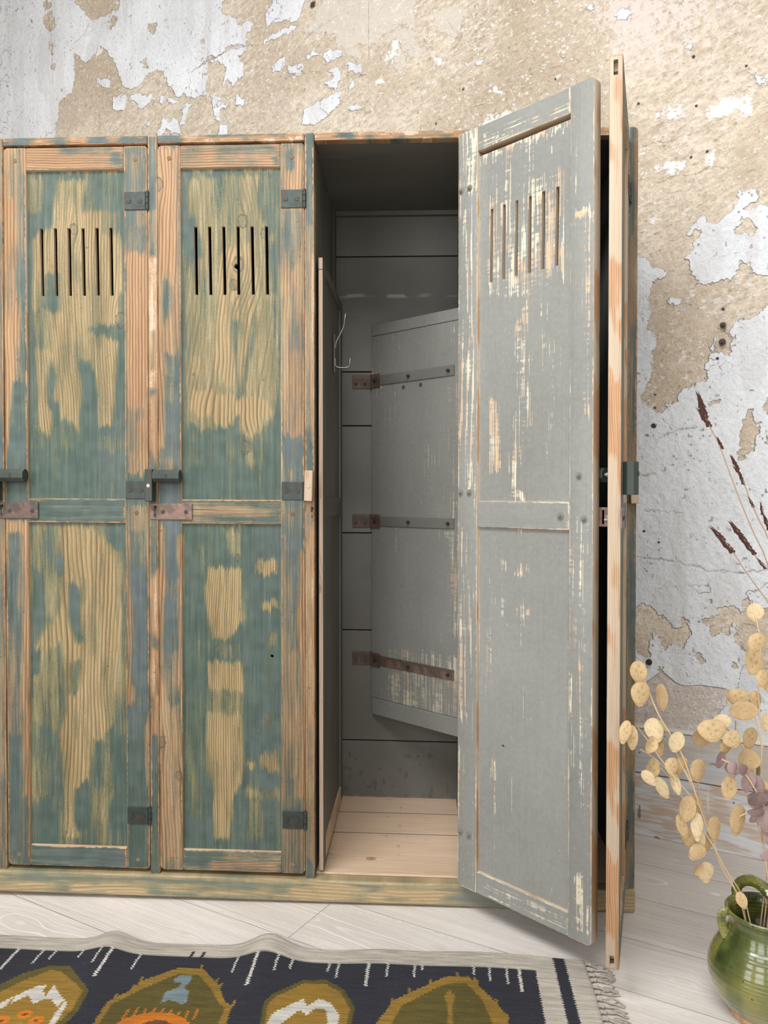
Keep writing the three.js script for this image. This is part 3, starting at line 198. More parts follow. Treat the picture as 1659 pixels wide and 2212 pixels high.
// one painted pine face. P: {x0,x1,y0,y1,dir,sd,F,wv,knots,stile,blue,edge}
function paintedPine(x, y, P, L, c) {
  const v = P.dir === 'v', al = v ? y : x, ac = v ? x : y;
  const g = rings(al, ac, P.sd, P.F || 150, P.wv || 0.03, P.knots);
  const n1 = fbm(x * 30 + P.sd, y * (v ? 10 : 30) + P.sd, 3), n2 = vn(ac * 150 + P.sd * 3, al * 7) , n3 = vn(ac * 480 + P.sd, al * 15), n4 = vn(ac * 1300 + 3, al * 50 + P.sd), speck = vn(x * 420 + P.sd, y * 420);
  const streak = n3 * 0.6 + n4 * 0.4;
  const d = Math.min(x - P.x0, P.x1 - x, y - P.y0, P.y1 - y) + 0.0035 * (vn(x * 130 + P.sd, y * 130) - 0.5) + 0.004 * (vn(al * 22 + P.sd * 9, 3.3) - 0.62);
  const ed = (P.edge ?? 1) * sst(0.0032, 0.0008, d);
  let e = L + (g - 0.3) * 0.5 * (1 - Math.abs(L - 0.5) * 0.8) + (n1 - 0.5) * 0.6 + (n2 - 0.5) * 0.34 + (streak - 0.5) * 0.34 + (speck - 0.5) * 0.16;
  e = Math.max(e, ed);
  const blue = clamp((P.blue ?? 0.3) + (fbm(x * 6 + 40 + P.sd, y * 4 + 2, 2) - 0.5) * 1.6);
  c[0] = lerp(GREEN[0], BLUE[0], blue); c[1] = lerp(GREEN[1], BLUE[1], blue); c[2] = lerp(GREEN[2], BLUE[2], blue);
  const sh = (vn(x * 55, y * 55) - 0.5) * 14 + (streak - 0.5) * 24 + (n2 - 0.5) * 10; c[0] += sh; c[1] += sh; c[2] += sh;
  const W0 = P.stile ? BARES : BAREP, T = P.stile ? THINS : THINP, wd = [W0[0], W0[1], W0[2]];
  mix3(wd, P.stile ? DARKR : DARKP, Math.min(1, g * 1.05)); const tone = (fbm(al * 3 + P.sd, ac * 20, 2) - 0.5) * 34 + (streak - 0.5) * 26; wd[0] += tone; wd[1] += tone; wd[2] += tone;
  mix3(wd, [150, 150, 118], sst(0.5, 0.8, n2 * 0.5 + n1 * 0.5) * 0.5 * sst(1.0, 0.6, L));
  const th = [T[0], T[1], T[2]]; mix3(th, [70, 84, 68], clamp(g * 1.15)); mix3(th, wd, 0.22); th[0] += tone * 0.5; th[1] += tone * 0.5; th[2] += tone * 0.5;
  mix3(c, th, sst(0.18, 0.5, e) * 0.94); mix3(c, wd, sst(0.46, 0.86, e));
  if (L > 0.98 || (P.pale && e > 0.9)) mix3(c, PALE, sst(0.95, 1.25, e) * 0.6);
  if (P.knots) { const k = knotDark(al + 0.006 * (vn(x * 200, y * 200) - 0.5), ac + 0.005 * (vn(x * 200 + 9, y * 200) - 0.5), P.knots); mix3(c, [92, 94, 80], k * 0.45); if (k > 0.05 && k < 0.55) mix3(c, [70, 58, 44], 0.5); }
  const sp = vn(x * 520, y * 520); if (sp > 0.965) mix3(c, [226, 224, 212], (sp - 0.965) * 18 * 0.7);
  const pk = vn(x * 90 + 7, y * 90 + P.sd); if (pk > 0.972) mix3(c, [58, 48, 40], (pk - 0.972) * 24);
  c[3] = 0.5 + sst(0.7, 0.4, e) * 0.14 + g * 0.28 * sst(0.2, 0.6, e) + (streak - 0.5) * 0.16;
}
// one grey-painted face with scratches down to cream ground
const GREY = [138, 139, 134], CREAM = [230, 219, 194], ORNG = [206, 166, 134];
function greyPaint(x, y, P, L, c) {
  const v = P.dir === 'v', al = v ? y : x, ac = v ? x : y;
  const g = rings(al, ac, P.sd, P.F || 110, P.wv || 0.03, P.knots);
  const s1 = vn(ac * 520 + P.sd * 5, al * 9 + P.sd) * 0.5 + vn(ac * 1300 + P.sd, al * 26) * 0.3 + vn(al * 240, ac * 60 + P.sd) * 0.2;
  const d = Math.min(x - P.x0, P.x1 - x, y - P.y0, P.y1 - y) + 0.003 * (vn(x * 120, y * 120 + P.sd) - 0.5) + 0.003 * (vn(al * 14 + P.sd * 3, 8.8) - 0.5);
  const n1 = fbm(x * 45 + P.sd, y * 20, 3);
  const th = 0.93 - L * 0.58 - (g - 0.35) * (P.cath || 0.12) - (n1 - 0.5) * 0.55 * L;
  let e = sst(th, th + 0.07, s1); e = Math.max(e, sst(0.0026, 0.0006, d) * (P.edge ?? 0.9));
  const m = (fbm(x * 5 + P.sd, y * 5, 3) - 0.5) * 16 + (vn(x * 160, y * 160) - 0.5) * 7 + (s1 - 0.5) * 8;
  c[0] = GREY[0] + m; c[1] = GREY[1] + m; c[2] = GREY[2] + m;
  const bare = [CREAM[0], CREAM[1], CREAM[2]]; mix3(bare, ORNG, sst(0.5, 0.65, vn(x * 30 + P.sd, y * 16 + 4)) * 0.65); mix3(bare, [176, 152, 120], g * 0.4);
  mix3(c, bare, e * 0.92);
  const sp = vn(x * 260 + 9, y * 260); if (sp > 0.955) mix3(c, CREAM, (sp - 0.955) * 14);
  const dk = vn(x * 70 + 3, y * 70 + P.sd); if (dk > 0.93) mix3(c, [92, 90, 84], (dk - 0.93) * 5 * (P.dirt ?? 0.4));
  c[3] = 0.5 + (1 - e) * 0.16 + g * 0.10 + (s1 - 0.5) * 0.12;
}
function bakePieces(w, h, mw, mh, x0, y0, pieces, fn, level) {
  return bake(w, h, mw, mh, (x, y, c) => {
    for (const P of pieces) if (x >= P.x0 && x < P.x1 && y >= P.y0 && y < P.y1) { const jv = P.dir === 'v', q = 0.5 * vn((jv ? x : y) * 110 + P.sd, (jv ? y : x) * 4) + 0.5 * vn((jv ? x : y) * 430 + P.sd, (jv ? y : x) * 9) - 0.5, r = vn((jv ? x : y) * 60, (jv ? y : x) * 14 + P.sd) - 0.5; fn(x, y, P, level(x + (jv ? 0.010 * r : 0.026 * q), y + (jv ? 0.026 * q : 0.008 * r)), c); return; }
    c[0] = 90; c[1] = 80; c[2] = 66;
  }, x0, y0);
}
const DW = 0.347, DY0 = 0.066, DY1 = 1.776;            // a locker door
const LAY = { ls: 0.0545, rs: 0.056, tr: 1.7215, m1: 0.9465, m0: 0.889, br: 0.1155 };
function doorPieces(px, sd, o = {}) {                   // px: cabinet x of the hinge pin; order: outer frame over panels
  const L = px - DW, R = px, a = L + LAY.ls, b = R - LAY.rs, k = o.knots || {};
  return [
    { x0: L, x1: a, y0: DY0, y1: DY1, dir: 'v', sd: sd + 1.1, F: 125, wv: 0.02, stile: 1, blue: 0.6, knots: k.ls },
    { x0: b, x1: R, y0: DY0, y1: DY1, dir: 'v', sd: sd + 2.3, F: 140, wv: 0.015, stile: 1, blue: 0.55, knots: k.rs },
    { x0: a, x1: b, y0: LAY.tr, y1: DY1, dir: 'h', sd: sd + 3.7, F: 170, wv: 0.02, stile: 1, blue: 0.5 },
    { x0: a, x1: b, y0: LAY.m0, y1: LAY.m1, dir: 'h', sd: sd + 4.9, F: 150, wv: 0.02, stile: 1, blue: 0.5 },
    { x0: a, x1: b, y0: DY0, y1: LAY.br, dir: 'h', sd: sd + 5.3, F: 150, wv: 0.02, stile: 1, blue: 0.45 },
    { x0: a, x1: b, y0: LAY.m1, y1: LAY.tr, dir: 'v', sd: sd + 6.1, F: o.Fu || 165, wv: o.wu || 0.06, blue: 0.25, edge: 0.25, knots: k.up },
    { x0: a, x1: b, y0: LAY.br, y1: LAY.m0, dir: 'v', sd: sd + 7.7, F: o.Fl || 140, wv: o.wl || 0.05, blue: 0.2, edge: 0.25, knots: k.lo },
  ];
}
const bakeDoor = (px, sd, o, fn = paintedPine, level = wear) => bakePieces(400, 1960, DW, DY1 - DY0, px - DW, DY0, doorPieces(px, sd, o), fn, level);
const PIN = { a: -1.0205, b: -0.6495, c: -0.2785, d: 0.0925, e: 0.4635 };   // hinge pins of doors, left to right
const door1Maps = bakeDoor(PIN.b, 3.1, { wu: 0.03, Fu: 150, Fl: 88, wl: 0.09, knots: { up: [[1.585, -0.829, 0.010], [1.37, -0.716, 0.014]] } });
const door2Maps = bakeDoor(PIN.c, 8.4, { wu: 0.08, Fu: 98, Fl: 190, wl: 0.02, knots: { ls: [[1.685, -0.625, 0.012], [0.37, -0.62, 0.01], [0.29, -0.58, 0.008]], up: [[1.50, -0.437, 0.014], [1.452, -0.447, 0.010], [1.57, -0.374, 0.009], [1.07, -0.42, 0.012], [1.60, -0.425, 0.012]], lo: [[0.593, -0.487, 0.008], [0.81, -0.44, 0.006], [0.40, -0.39, 0.006], [0.215, -0.42, 0.006], [0.19, -0.36, 0.006]] } });
const doorOtherMaps = bakeDoor(0, 15.2, {}, paintedPine, (x, y) => clamp(0.1 + 1.5 * (fbm(x * 9 + 3, y * 3.2 + 7, 3) - 0.42)));
const innerPieces = doorPieces(0, 22.7, {}).map((p, i) => ({ ...p, dirt: 0.3, edge: i < 5 ? 0.8 : 0.35, cath: i === 1 ? 0.5 : 0.12, F: i === 1 ? 70 : 120, wv: i === 1 ? 0.05 : 0.03 }));
const doorInnerMaps = bakePieces(400, 1960, DW, DY1 - DY0, -DW, DY0, innerPieces, greyPaint, (x, y) => innerWear(-x, y));
// posts: five 22 mm wide columns side by side; base rail; top rail
const POSTS = [-1.0205, -0.6485, -0.2775, 0.0935, 0.4635].map((x) => [x - (x < -1 ? 0.0005 : 0), x + 0.022]);
const postMaps = bake(128, 1960, 0.11, 1.746, (u, y, c) => {
  const k = Math.min(4, Math.floor(u / 0.022)), x = u - k * 0.022, X = POSTS[k][0] + x;
  const L = k === 0 || k > 2 ? clamp(0.25 + 1.3 * (fbm(y * 5 + k * 9, x * 60, 3) - 0.4)) : wear(X, y);
  paintedPine(x, y, { x0: 0, x1: 0.022, y0: 0.056, y1: 1.80, dir: 'v', sd: 31 + k * 2.7, F: 260, wv: 0.012, stile: 1, blue: 0.75, pale: 1 }, L, c);
}, 0, 0.054);
const baseRailMaps = bake(2040, 64, 1.91, 0.06, (x, y, c) => {
  const lv0 = clamp(0.55 + 3.6 * (fbm(x * 6.5 + 4, y * 22, 3) - 0.5)) * (1 - 0.7 * sst(0.012, 0.02, Math.abs(y - 0.026) - 0.004 + 0.02 * (vn(x * 9, 2) - 0.5))) + 0.5 * sst(0.015, 0.004, y) + 0.5 * sst(0.043, 0.05, y);
  paintedPine(x, y, { x0: -2, x1: 2, y0: -0.01, y1: 0.08, dir: 'h', sd: 41.3, F: 120, wv: 0.03, stile: 0, blue: 0.35, edge: 0 }, clamp(lv0, 0, 0.97), c); mix3(c, [196, 178, 150], 0.3);
}, -1.41, 0);
const topRailMaps = bake(2040, 24, 1.91, 0.022, (x, y, c) => {
  paintedPine(x, y, { x0: -2, x1: 2, y0: 0, y1: 0.022, dir: 'h', sd: 47.9, F: 230, wv: 0.02, stile: 1, blue: 0.9, edge: 1 }, clamp(1.0 + 2.8 * (fbm(x * 22 + 9, y * 60, 3) - 0.6)), c);
}, -1.41, 0);
const BAY_SHADE = [88, 86, 78];  // shade inside the bays painted into the grey as a grimy mottle
const greyTile = { x0: -9, x1: 9, y0: -9, y1: 9, dir: 'h', sd: 55.5, F: 90, wv: 0.03, dirt: 0.8 };
const greyMaps = bake(1000, 300, 1.25, 0.375, (x, y, c) => { greyPaint(x, y, greyTile, clamp(0.06 + 1.1 * (fbm(x * 7, y * 9, 3) - 0.5)), c); mix3(c, BAY_SHADE, 0.45 + 0.5 * fbm(x * 4 + 8, y * 9, 3)); });
// the boarded back and the flap, in metres of the cabinet
const backMaps = bake(1000, 900, 1.9, 1.74, (x, y, c) => {
  const bd = y < 0.243 ? 0 : y < 0.567 ? 1 : y < 0.8515 ? 2 : y < 1.164 ? 3 : y < 1.321 ? 4 : y < 1.655 ? 5 : 6;
  greyPaint(x, y, { ...greyTile, sd: 57 + bd * 2.3 }, clamp(0.03 + 1.0 * (fbm(x * 8 + bd, y * 10, 3) - 0.5) + (bd === 0 ? 0.22 * sst(0.14, 0.06, y) : 0)), c);
  mix3(c, BAY_SHADE, 0.45 + 0.5 * fbm(x * 5 + 8, y * 7 + bd, 3)); 
  const ln = Math.abs(y - 1.542 - 0.004 * (vn(x * 12, 3) - 0.5)); mix3(c, [168, 165, 156], sst(0.007, 0.003, ln) * sst(0.3, 0.6, vn(x * 25, y * 40)) * 0.7);
  if (bd === 0) { const sm = vn(x * 55 + 2, y * 75) * 0.6 + vn(x * 120, y * 60) * 0.4; mix3(c, [74, 71, 66], sst(0.66, 0.8, sm) * sst(0.23, 0.2, y) * 0.5); const fl = sst(0.084, 0.072, y + 0.006 * (vn(x * 60, 2) - 0.5)); mix3(c, [178, 158, 130], fl * 0.85); }
}, -1.41, 0.05);
const flapMaps = bake(340, 1160, 0.33, 1.16, (x, y, c) => {
  let L = clamp(0.05 + 0.9 * (fbm(x * 9, y * 4, 3) - 0.5)); L = Math.max(L, 0.62 * sst(0.13, 0.075, Math.abs(y - 0.115)) * sst(0.02, 0.09, x), 0.55 * sst(0.255, 0.30, x) * sst(0.3, 0.5, vn(x * 4, y * 5)), y > 0.12 && y < 0.16 ? 0.25 : 0);
  if (y < 0.05 || y > 1.097) L *= 0.4;
  greyPaint(x, y, { x0: -1, x1: 2, y0: -1, y1: 3, dir: y < 0.05 || y > 1.097 ? 'h' : 'v', sd: 91.3, F: 80, wv: 0.03, dirt: 0.6 }, L, c); mix3(c, BAY_SHADE, 0.1 + 0.3 * fbm(x * 5, y * 3, 3));
}, 0, 0);
const bareMaps = bake(900, 120, 0.9, 0.12, (x, y, c) => {  // sanded pine edges
  const g = rings(x, y, 61.2, 240, 0.02), s = vn(y * 900, x * 14), r = sst(0.52, 0.66, fbm(x * 9, y * 40, 3));
  c[0] = 194 - g * 48 + (s - 0.5) * 24; c[1] = 154 - g * 52 + (s - 0.5) * 24; c[2] = 116 - g * 46 + (s - 0.5) * 22; mix3(c, [196, 190, 176], r * 0.6); c[3] = 0.5 + g * 0.3;
});
const pineMaps = bake(1000, 500, 1.0, 0.5, (x, y, c) => {  // scrubbed pale pine boards
  const kn = [[0.2, 0.06, 0.009], [0.52, 0.21, 0.011], [0.83, 0.33, 0.008], [0.35, 0.42, 0.010], [0.7, 0.1, 0.006], [0.07, 0.29, 0.007]];
  const g = rings(x, y, 66.1, 110, 0.05, kn), s = vn(y * 700, x * 12), m = fbm(x * 6, y * 20, 3) - 0.5;
  c[0] = 212 - g * 26 + m * 26 + (s - 0.5) * 12; c[1] = 186 - g * 32 + m * 28 + (s - 0.5) * 12; c[2] = 160 - g * 34 + m * 30 + (s - 0.5) * 12;
  mix3(c, [122, 92, 68], knotDark(x, y, kn) * 0.75); const st = vn(x * 60, y * 60); if (st > 0.93) mix3(c, [120, 110, 98], (st - 0.93) * 6);
  c[3] = 0.5 + g * 0.25;
});
const metalMaps = bake(256, 256, 0.1, 0.1, (x, y, c) => { const n = fbm(x * 90, y * 90, 4), r = sst(0.55, 0.7, fbm(x * 60 + 8, y * 60, 3)); c[0] = 88 + (n - 0.5) * 44; c[1] = 95 + (n - 0.5) * 40; c[2] = 92 + (n - 0.5) * 40; mix3(c, [112, 78, 64], r * 0.4); c[3] = n; });
const rustMaps = bake(256, 256, 0.1, 0.1, (x, y, c) => { const n = fbm(x * 110, y * 110, 4), r = fbm(x * 40 + 5, y * 40, 3); c[0] = 136 + (n - 0.5) * 50; c[1] = 108 + (n - 0.5) * 44; c[2] = 98 + (n - 0.5) * 40; mix3(c, [96, 84, 76], sst(0.5, 0.7, r) * 0.7); const s = vn(x * 900, y * 900); if (s > 0.93) mix3(c, [196, 180, 168], 0.6); c[3] = n; });
const M = {
  wallLeft: stdMat(wallLeftMaps, 0.013, 0.95), wallRight: stdMat(wallRightMaps, 0.012, 0.95), wallRest: stdMat(wallRestMaps, 0.005, 0.95),
  door1: stdMat(door1Maps, 0.0012, 0.62), door2: stdMat(door2Maps, 0.0012, 0.62), doorOther: stdMat(doorOtherMaps, 0.0012, 0.62), inner: stdMat(doorInnerMaps, 0.0008, 0.6),
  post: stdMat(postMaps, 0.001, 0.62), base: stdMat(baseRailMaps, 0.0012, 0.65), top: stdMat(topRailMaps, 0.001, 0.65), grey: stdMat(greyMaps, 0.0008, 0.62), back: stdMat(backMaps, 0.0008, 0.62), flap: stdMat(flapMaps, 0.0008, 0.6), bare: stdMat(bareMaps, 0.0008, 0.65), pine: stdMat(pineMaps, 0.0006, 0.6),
  metal: stdMat(metalMaps, 0.0004, 0.45, { metalness: 0.3, color: 0xb2b8b4 }), rust: stdMat(rustMaps, 0.0004, 0.55, { metalness: 0.2 }),
  steel: new THREE.MeshStandardMaterial({ color: 0xa8a49c, metalness: 0.85, roughness: 0.32 }), nut: new THREE.MeshStandardMaterial({ color: 0x8b8a83, roughness: 0.5, metalness: 0.3 }), iron: new THREE.MeshStandardMaterial({ color: 0x4a423c, metalness: 0.5, roughness: 0.5 }),
  dark: new THREE.MeshStandardMaterial({ color: 0x4b4138, roughness: 0.9 }), white: new THREE.MeshStandardMaterial({ color: 0xe4e2dc, roughness: 0.7 }),
};

// ---------------------------------------------------------------- the room (local x along the wall, local z away from it)
const inRoom = (o) => { o.rotation.y = -TURN; return o; };
const plankMaps = bake(1500, 800, 1.5, 0.8, (x, y, c) => {   // four whitewashed oak boards one above another, 0.2 m each
  const k = Math.floor(y / 0.2), yy = y - k * 0.2, sd = 71 + k * 3.3;
  const kn = [[0.3 + k * 0.21, 0.06 + 0.03 * k, 0.014], [1.05 - k * 0.13, 0.13 - 0.02 * k, 0.012]];
  const cx = 0.1 + 0.03 * Math.sin(x * 2 + k), cath = (yy - cx) * (yy - cx) * 9 + 0.05 * (vn(x * 1.6 + sd, 3) - 0.5);
  const g = rings(x, k % 2 ? yy : cath, sd, k % 2 ? 150 : 170, 0.045, kn), s = vn(yy * 800 + sd, x * 10) * 0.6 + vn(yy * 1700, x * 26 + sd) * 0.4, m = fbm(x * 3 + sd, yy * 14, 3) - 0.5;
  c[0] = 207 + m * 26 + (s - 0.5) * 24; c[1] = 200 + m * 27 + (s - 0.5) * 24; c[2] = 193 + m * 28 + (s - 0.5) * 24;
  mix3(c, [240, 236, 231], sst(0.4, 0.9, g) * 0.85); mix3(c, [172, 158, 145], knotDark(x, yy, kn) * 0.18);
  const p = vn(yy * 900 + 4, x * 30 + sd); if (p > 0.9) mix3(c, [170, 158, 148], (p - 0.9) * 3.5);
  c[3] = 0.5 + g * 0.3 + (s - 0.5) * 0.2;
});
M.plank = stdMat(plankMaps, 0.0005, 0.5);
M.seam = new THREE.MeshStandardMaterial({ color: 0x857a70, roughness: 0.9 });
const floor = inRoom(struct(group('floor')));
mesh('subfloor', box(LEFTT, RIGHTT, -0.12, -0.012, WALLN - 0.1, FRONTN), M.dark, floor);
{
  const PWID = 0.1835, LEN = 1.42, variants = [];
  for (let v = 0; v < 8; v++) {
    const flip = v > 3;
    const pu = (x, y, z) => [flip ? 1 - x / 1.5 : x / 1.5, ((v % 4) * 0.2 + (flip ? 0.192 - z : z + 0.008)) / 0.8];
    variants.push(slots(rbox(0.0006, LEN - 0.0006, -0.012, 0, 0.0006, PWID - 0.0006, 0.0006, 1), pu, pu));
  }
  let row = 0;
  for (let z = 0.452 - PWID * 6 - 0.006; z < FRONTN; z += PWID, row++) {
    const shift = [-0.5, -0.35, -0.62, -0.42, -0.195, 0.1, 0.3][row] ?? (row * 0.537) % LEN;
    for (let x = LEFTT - LEN + ((shift - LEFTT) % LEN + LEN) % LEN; x < RIGHTT; x += LEN) {
      const p = mesh('plank', variants[Math.floor(rnd() * 8)], [M.seam, M.seam, M.plank], floor); p.position.set(x, 0, z);
    }
  }
}
function sheet(t0, t1, y0, y1, nt, ny, u) {              // plaster skin with the waviness of old render
  const g = new THREE.PlaneGeometry(t1 - t0, y1 - y0, nt, ny); g.translate((t0 + t1) / 2, (y0 + y1) / 2, 0);
  const p = g.attributes.position;
  for (let i = 0; i < p.count; i++) { const x = p.getX(i), y = p.getY(i); p.setZ(i, WALLN + 0.012 * (fbm(x * 1.7 + 3, y * 1.7, 3) - 0.5) + 0.004 * (vn(x * 12, y * 12) - 0.5) - 0.004); }
  uvBy(g, u); g.computeVertexNormals(); return g;
}
const wallBack = inRoom(struct(group('wall_back')));
mesh('masonry', box(LEFTT - 0.2, RIGHTT + 0.2, -0.12, CEIL + 0.1, WALLN - 0.3, WALLN - 0.02), M.white, wallBack);
mesh('plaster', sheet(-2.75, -0.55, 0, 3.62, 110, 180, (x, y) => [(x + 2.75) / 2.2, y / 3.62]), M.wallLeft, wallBack);
mesh('plaster', sheet(-0.55, 1.0, 0, 2.95, 90, 160, (x, y) => [(x + 0.55) / 1.55, y / 2.95]), M.wallRight, wallBack);
mesh('plaster', sheet(-0.55, 1.0, 2.95, CEIL, 30, 16, (x, y) => [x / 6, y / 3.7]), M.wallRest, wallBack);
mesh('plaster', sheet(LEFTT, -2.75, 0, CEIL, 30, 60, (x, y) => [x / 6, y / 3.7]), M.wallRest, wallBack);
mesh('plaster', sheet(-2.75, -0.55, 3.62, CEIL, 40, 3, (x, y) => [x / 6, y / 3.7]), M.wallRest, wallBack);
mesh('plaster', sheet(1.0, RIGHTT, 0, CEIL, 40, 60, (x, y) => [x / 6, y / 3.7]), M.wallRest, wallBack);
// iron fixings left in the wall
function wallFixing(t, y, r) {
  const g = merge([cyl(r, r, 0.004, 20, [t, y, WALLN + 0.006], 'z'), cyl(r * 0.55, r * 0.6, 0.006, 16, [t, y, WALLN + 0.009], 'z'), cyl(r * 0.28, r * 0.28, 0.008, 6, [t, y, WALLN + 0.012], 'z')]);
  mesh('bolt', g, M.iron, wallBack).userData.label = 'dark iron bolt left in the plaster';
}
wallFixing(0.378, 0.492, 0.0085); wallFixing(0.564, 1.417, 0.008); wallFixing(0.563, 1.372, 0.009);
const boardMaps = bake(1400, 300, 1.4, 0.3, (x, y, c) => {    // two whitewashed, rubbed boards
  const k = y < 0.15 ? 0 : 1, g = rings(x, y, 81 + k, 90, 0.05), s = vn(y * 600, x * 9), m = fbm(x * 4, y * 22, 4), n = fbm(x * 9 + 3, y * 60 + k * 7, 3);
  c[0] = 208 + (m - 0.5) * 26; c[1] = 209 + (m - 0.5) * 26; c[2] = 210 + (m - 0.5) * 24;
  if (k) mix3(c, [196, 184, 170], sst(0.4, 0.6, m) * 0.8); else { mix3(c, [196, 164, 140], sst(0.50, 0.72, 0.6 * n + 0.4 * vn(x * 30, y * 260)) * 0.7); mix3(c, [222, 226, 230], sst(0.58, 0.40, n) * 0.6); }
  mix3(c, [176, 160, 146], g * 0.22 + (s > 0.72 ? 0.2 : 0)); if (vn(x * 45, y * 45) > 0.95) mix3(c, [96, 84, 78], 0.6);
  c[3] = 0.5 + g * 0.3 + (s - 0.5) * 0.2;
});
M.board = stdMat(boardMaps, 0.001, 0.75);
const skirting = inRoom(struct(group('baseboard_back')));
for (const [y0, y1, k] of [[0, 0.1745, 0], [0.1775, 0.302, 1]]) for (let x = LEFTT; x < RIGHTT; x += 2.5) {
  const x1 = Math.min(x + 2.497, RIGHTT), g = rbox(x, x1, y0, y1, WALLN - 0.012, WALLN + 0.012, 0.002, 1);
  mesh('board', uvBy(g, (X, Y) => [X / 1.4, ((Y - y0) * 0.8 + k * 0.155) / 0.3]), M.board, skirting);
}
const rail = inRoom(struct(group('trim_1')));
mesh('moulding', uvBy(rbox(LEFTT, RIGHTT, 0.3035, 0.3135, WALLN - 0.012, WALLN + 0.016, 0.004, 2), (x, y, z) => [x, y]), M.white, rail);
// the walls, roof and openings behind the camera
const plainMaps = { map: wallRestMaps.map, bumpMap: wallRestMaps.bumpMap };
M.plain = stdMat(plainMaps, 0.003, 0.95, { color: 0xb9b4ac });
function wallWith(name, L, H, holes, T, place) {
  const s = new THREE.Shape([[0, 0], [L, 0], [L, H], [0, H]].map((p) => new THREE.Vector2(...p)));
  for (const h of holes) s.holes.push(new THREE.Path([[h[0], h[2]], [h[0], h[3]], [h[1], h[3]], [h[1], h[2]]].map((p) => new THREE.Vector2(...p))));
  const g = new THREE.ExtrudeGeometry(s, { depth: T, bevelEnabled: false }); uvBy(g, (x, y) => [x / 6, y / 3.7]); place(g);
  return inRoom(struct(mesh(name, g, M.plain)));
}
wallWith('wall_front', RIGHTT - LEFTT + 0.4, CEIL + 0.2, WINDOWS.map((w) => [w.t - w.w / 2 - LEFTT + 0.2, w.t + w.w / 2 - LEFTT + 0.2, w.y0 + 0.1, w.y1 + 0.1]), 0.25, (g) => g.translate(LEFTT - 0.2, -0.1, FRONTN));
wallWith('wall_left', FRONTN - WALLN, CEIL + 0.2, [], 0.2, (g) => { g.rotateY(-Math.PI / 2); g.translate(LEFTT, -0.1, WALLN - 0.02); });
wallWith('wall_right', FRONTN - WALLN, CEIL + 0.2, [], 0.2, (g) => { g.rotateY(-Math.PI / 2); g.translate(RIGHTT + 0.2, -0.1, WALLN - 0.02); });
wallWith('ceiling', RIGHTT - LEFTT + 0.4, FRONTN - WALLN + 0.5, [[SKYLIGHT.t - SKYLIGHT.w / 2 - LEFTT + 0.2, SKYLIGHT.t + SKYLIGHT.w / 2 - LEFTT + 0.2, SKYLIGHT.n - SKYLIGHT.d / 2 - WALLN + 0.25, SKYLIGHT.n + SKYLIGHT.d / 2 - WALLN + 0.25]], 0.25, (g) => { g.rotateX(Math.PI / 2); g.translate(LEFTT - 0.2, CEIL + 0.25, WALLN - 0.25); });
M.glass = new THREE.MeshPhysicalMaterial({ color: 0xffffff, transmission: 1, thickness: 0, roughness: 0.02, ior: 1.45 });
function windowIn(name, w, h, place) {                    // frame, one cross bar each way, four panes
  const o = struct(group(name)), f = 0.05;
  for (const [a, b, c, d] of [[-w / 2, w / 2, -h / 2, -h / 2 + f], [-w / 2, w / 2, h / 2 - f, h / 2], [-w / 2, -w / 2 + f, -h / 2 + f, h / 2 - f], [w / 2 - f, w / 2, -h / 2 + f, h / 2 - f]]) mesh('window_frame', rbox(a, b, c, d, 0.08, 0.14, 0.004), M.white, o);
  mesh('glazing_bar', rbox(-0.015, 0.015, -h / 2 + f, h / 2 - f, 0.09, 0.13, 0.003), M.white, o);
  for (const s of [-1, 1]) { mesh('glazing_bar', rbox(s < 0 ? -w / 2 + f : 0.015, s < 0 ? -0.015 : w / 2 - f, -0.015, 0.015, 0.09, 0.13, 0.003), M.white, o); for (const q of [-1, 1]) { const p = mesh('pane', new THREE.PlaneGeometry(w / 2 - f - 0.015, h / 2 - f - 0.015), M.glass, o); p.position.set(s * (w / 4 - f / 2 + 0.0075), q * (h / 4 - f / 2 + 0.0075), 0.11); } }
  place(o); return o;
}
WINDOWS.forEach((w, i) => windowIn('window_' + (i + 1), w.w, w.y1 - w.y0, (o) => { o.position.copy(room(w.t, (w.y0 + w.y1) / 2, FRONTN)); o.rotation.y = -TURN; }));
windowIn('window_4', SKYLIGHT.w, SKYLIGHT.d, (o) => { o.position.copy(room(SKYLIGHT.t, CEIL, SKYLIGHT.n)); o.rotation.order = 'YXZ'; o.rotation.set(-Math.PI / 2, -TURN, 0); });

// ---------------------------------------------------------------- the locker cabinet
const cabinet = group('locker_cabinet');
tag(cabinet, 'long worn green and bare pine locker cabinet with slotted doors, two doors open', 'locker');
cabinet.matrixAutoUpdate = false;                        // the old carcass has racked: it drops 7 mm per metre to the right
cabinet.matrix.set(1, 0, 0, 0, -0.0068, 1, 0, 0, 0, 0, 1, 0, 0, 0, 0, 1);
const CX0 = -1.395, CX1 = 0.4855, BACK = -0.455;
const metreUV = (w, h, vert, ox = 0, oy = 0) => (x, y, z, nx, ny, nz) => { const a = Math.abs(ny) > 0.6 ? z : y, b = Math.abs(nx) > 0.6 ? z : x; return vert ? [(a + ox) / w, (b + oy) / h] : [(b + ox) / w, (a + oy) / h]; };
const edgeUV = (x, y, z, nx, ny) => (Math.abs(ny) > 0.6 ? [x / 0.9, z / 0.12] : [y / 0.9, z / 0.12]);
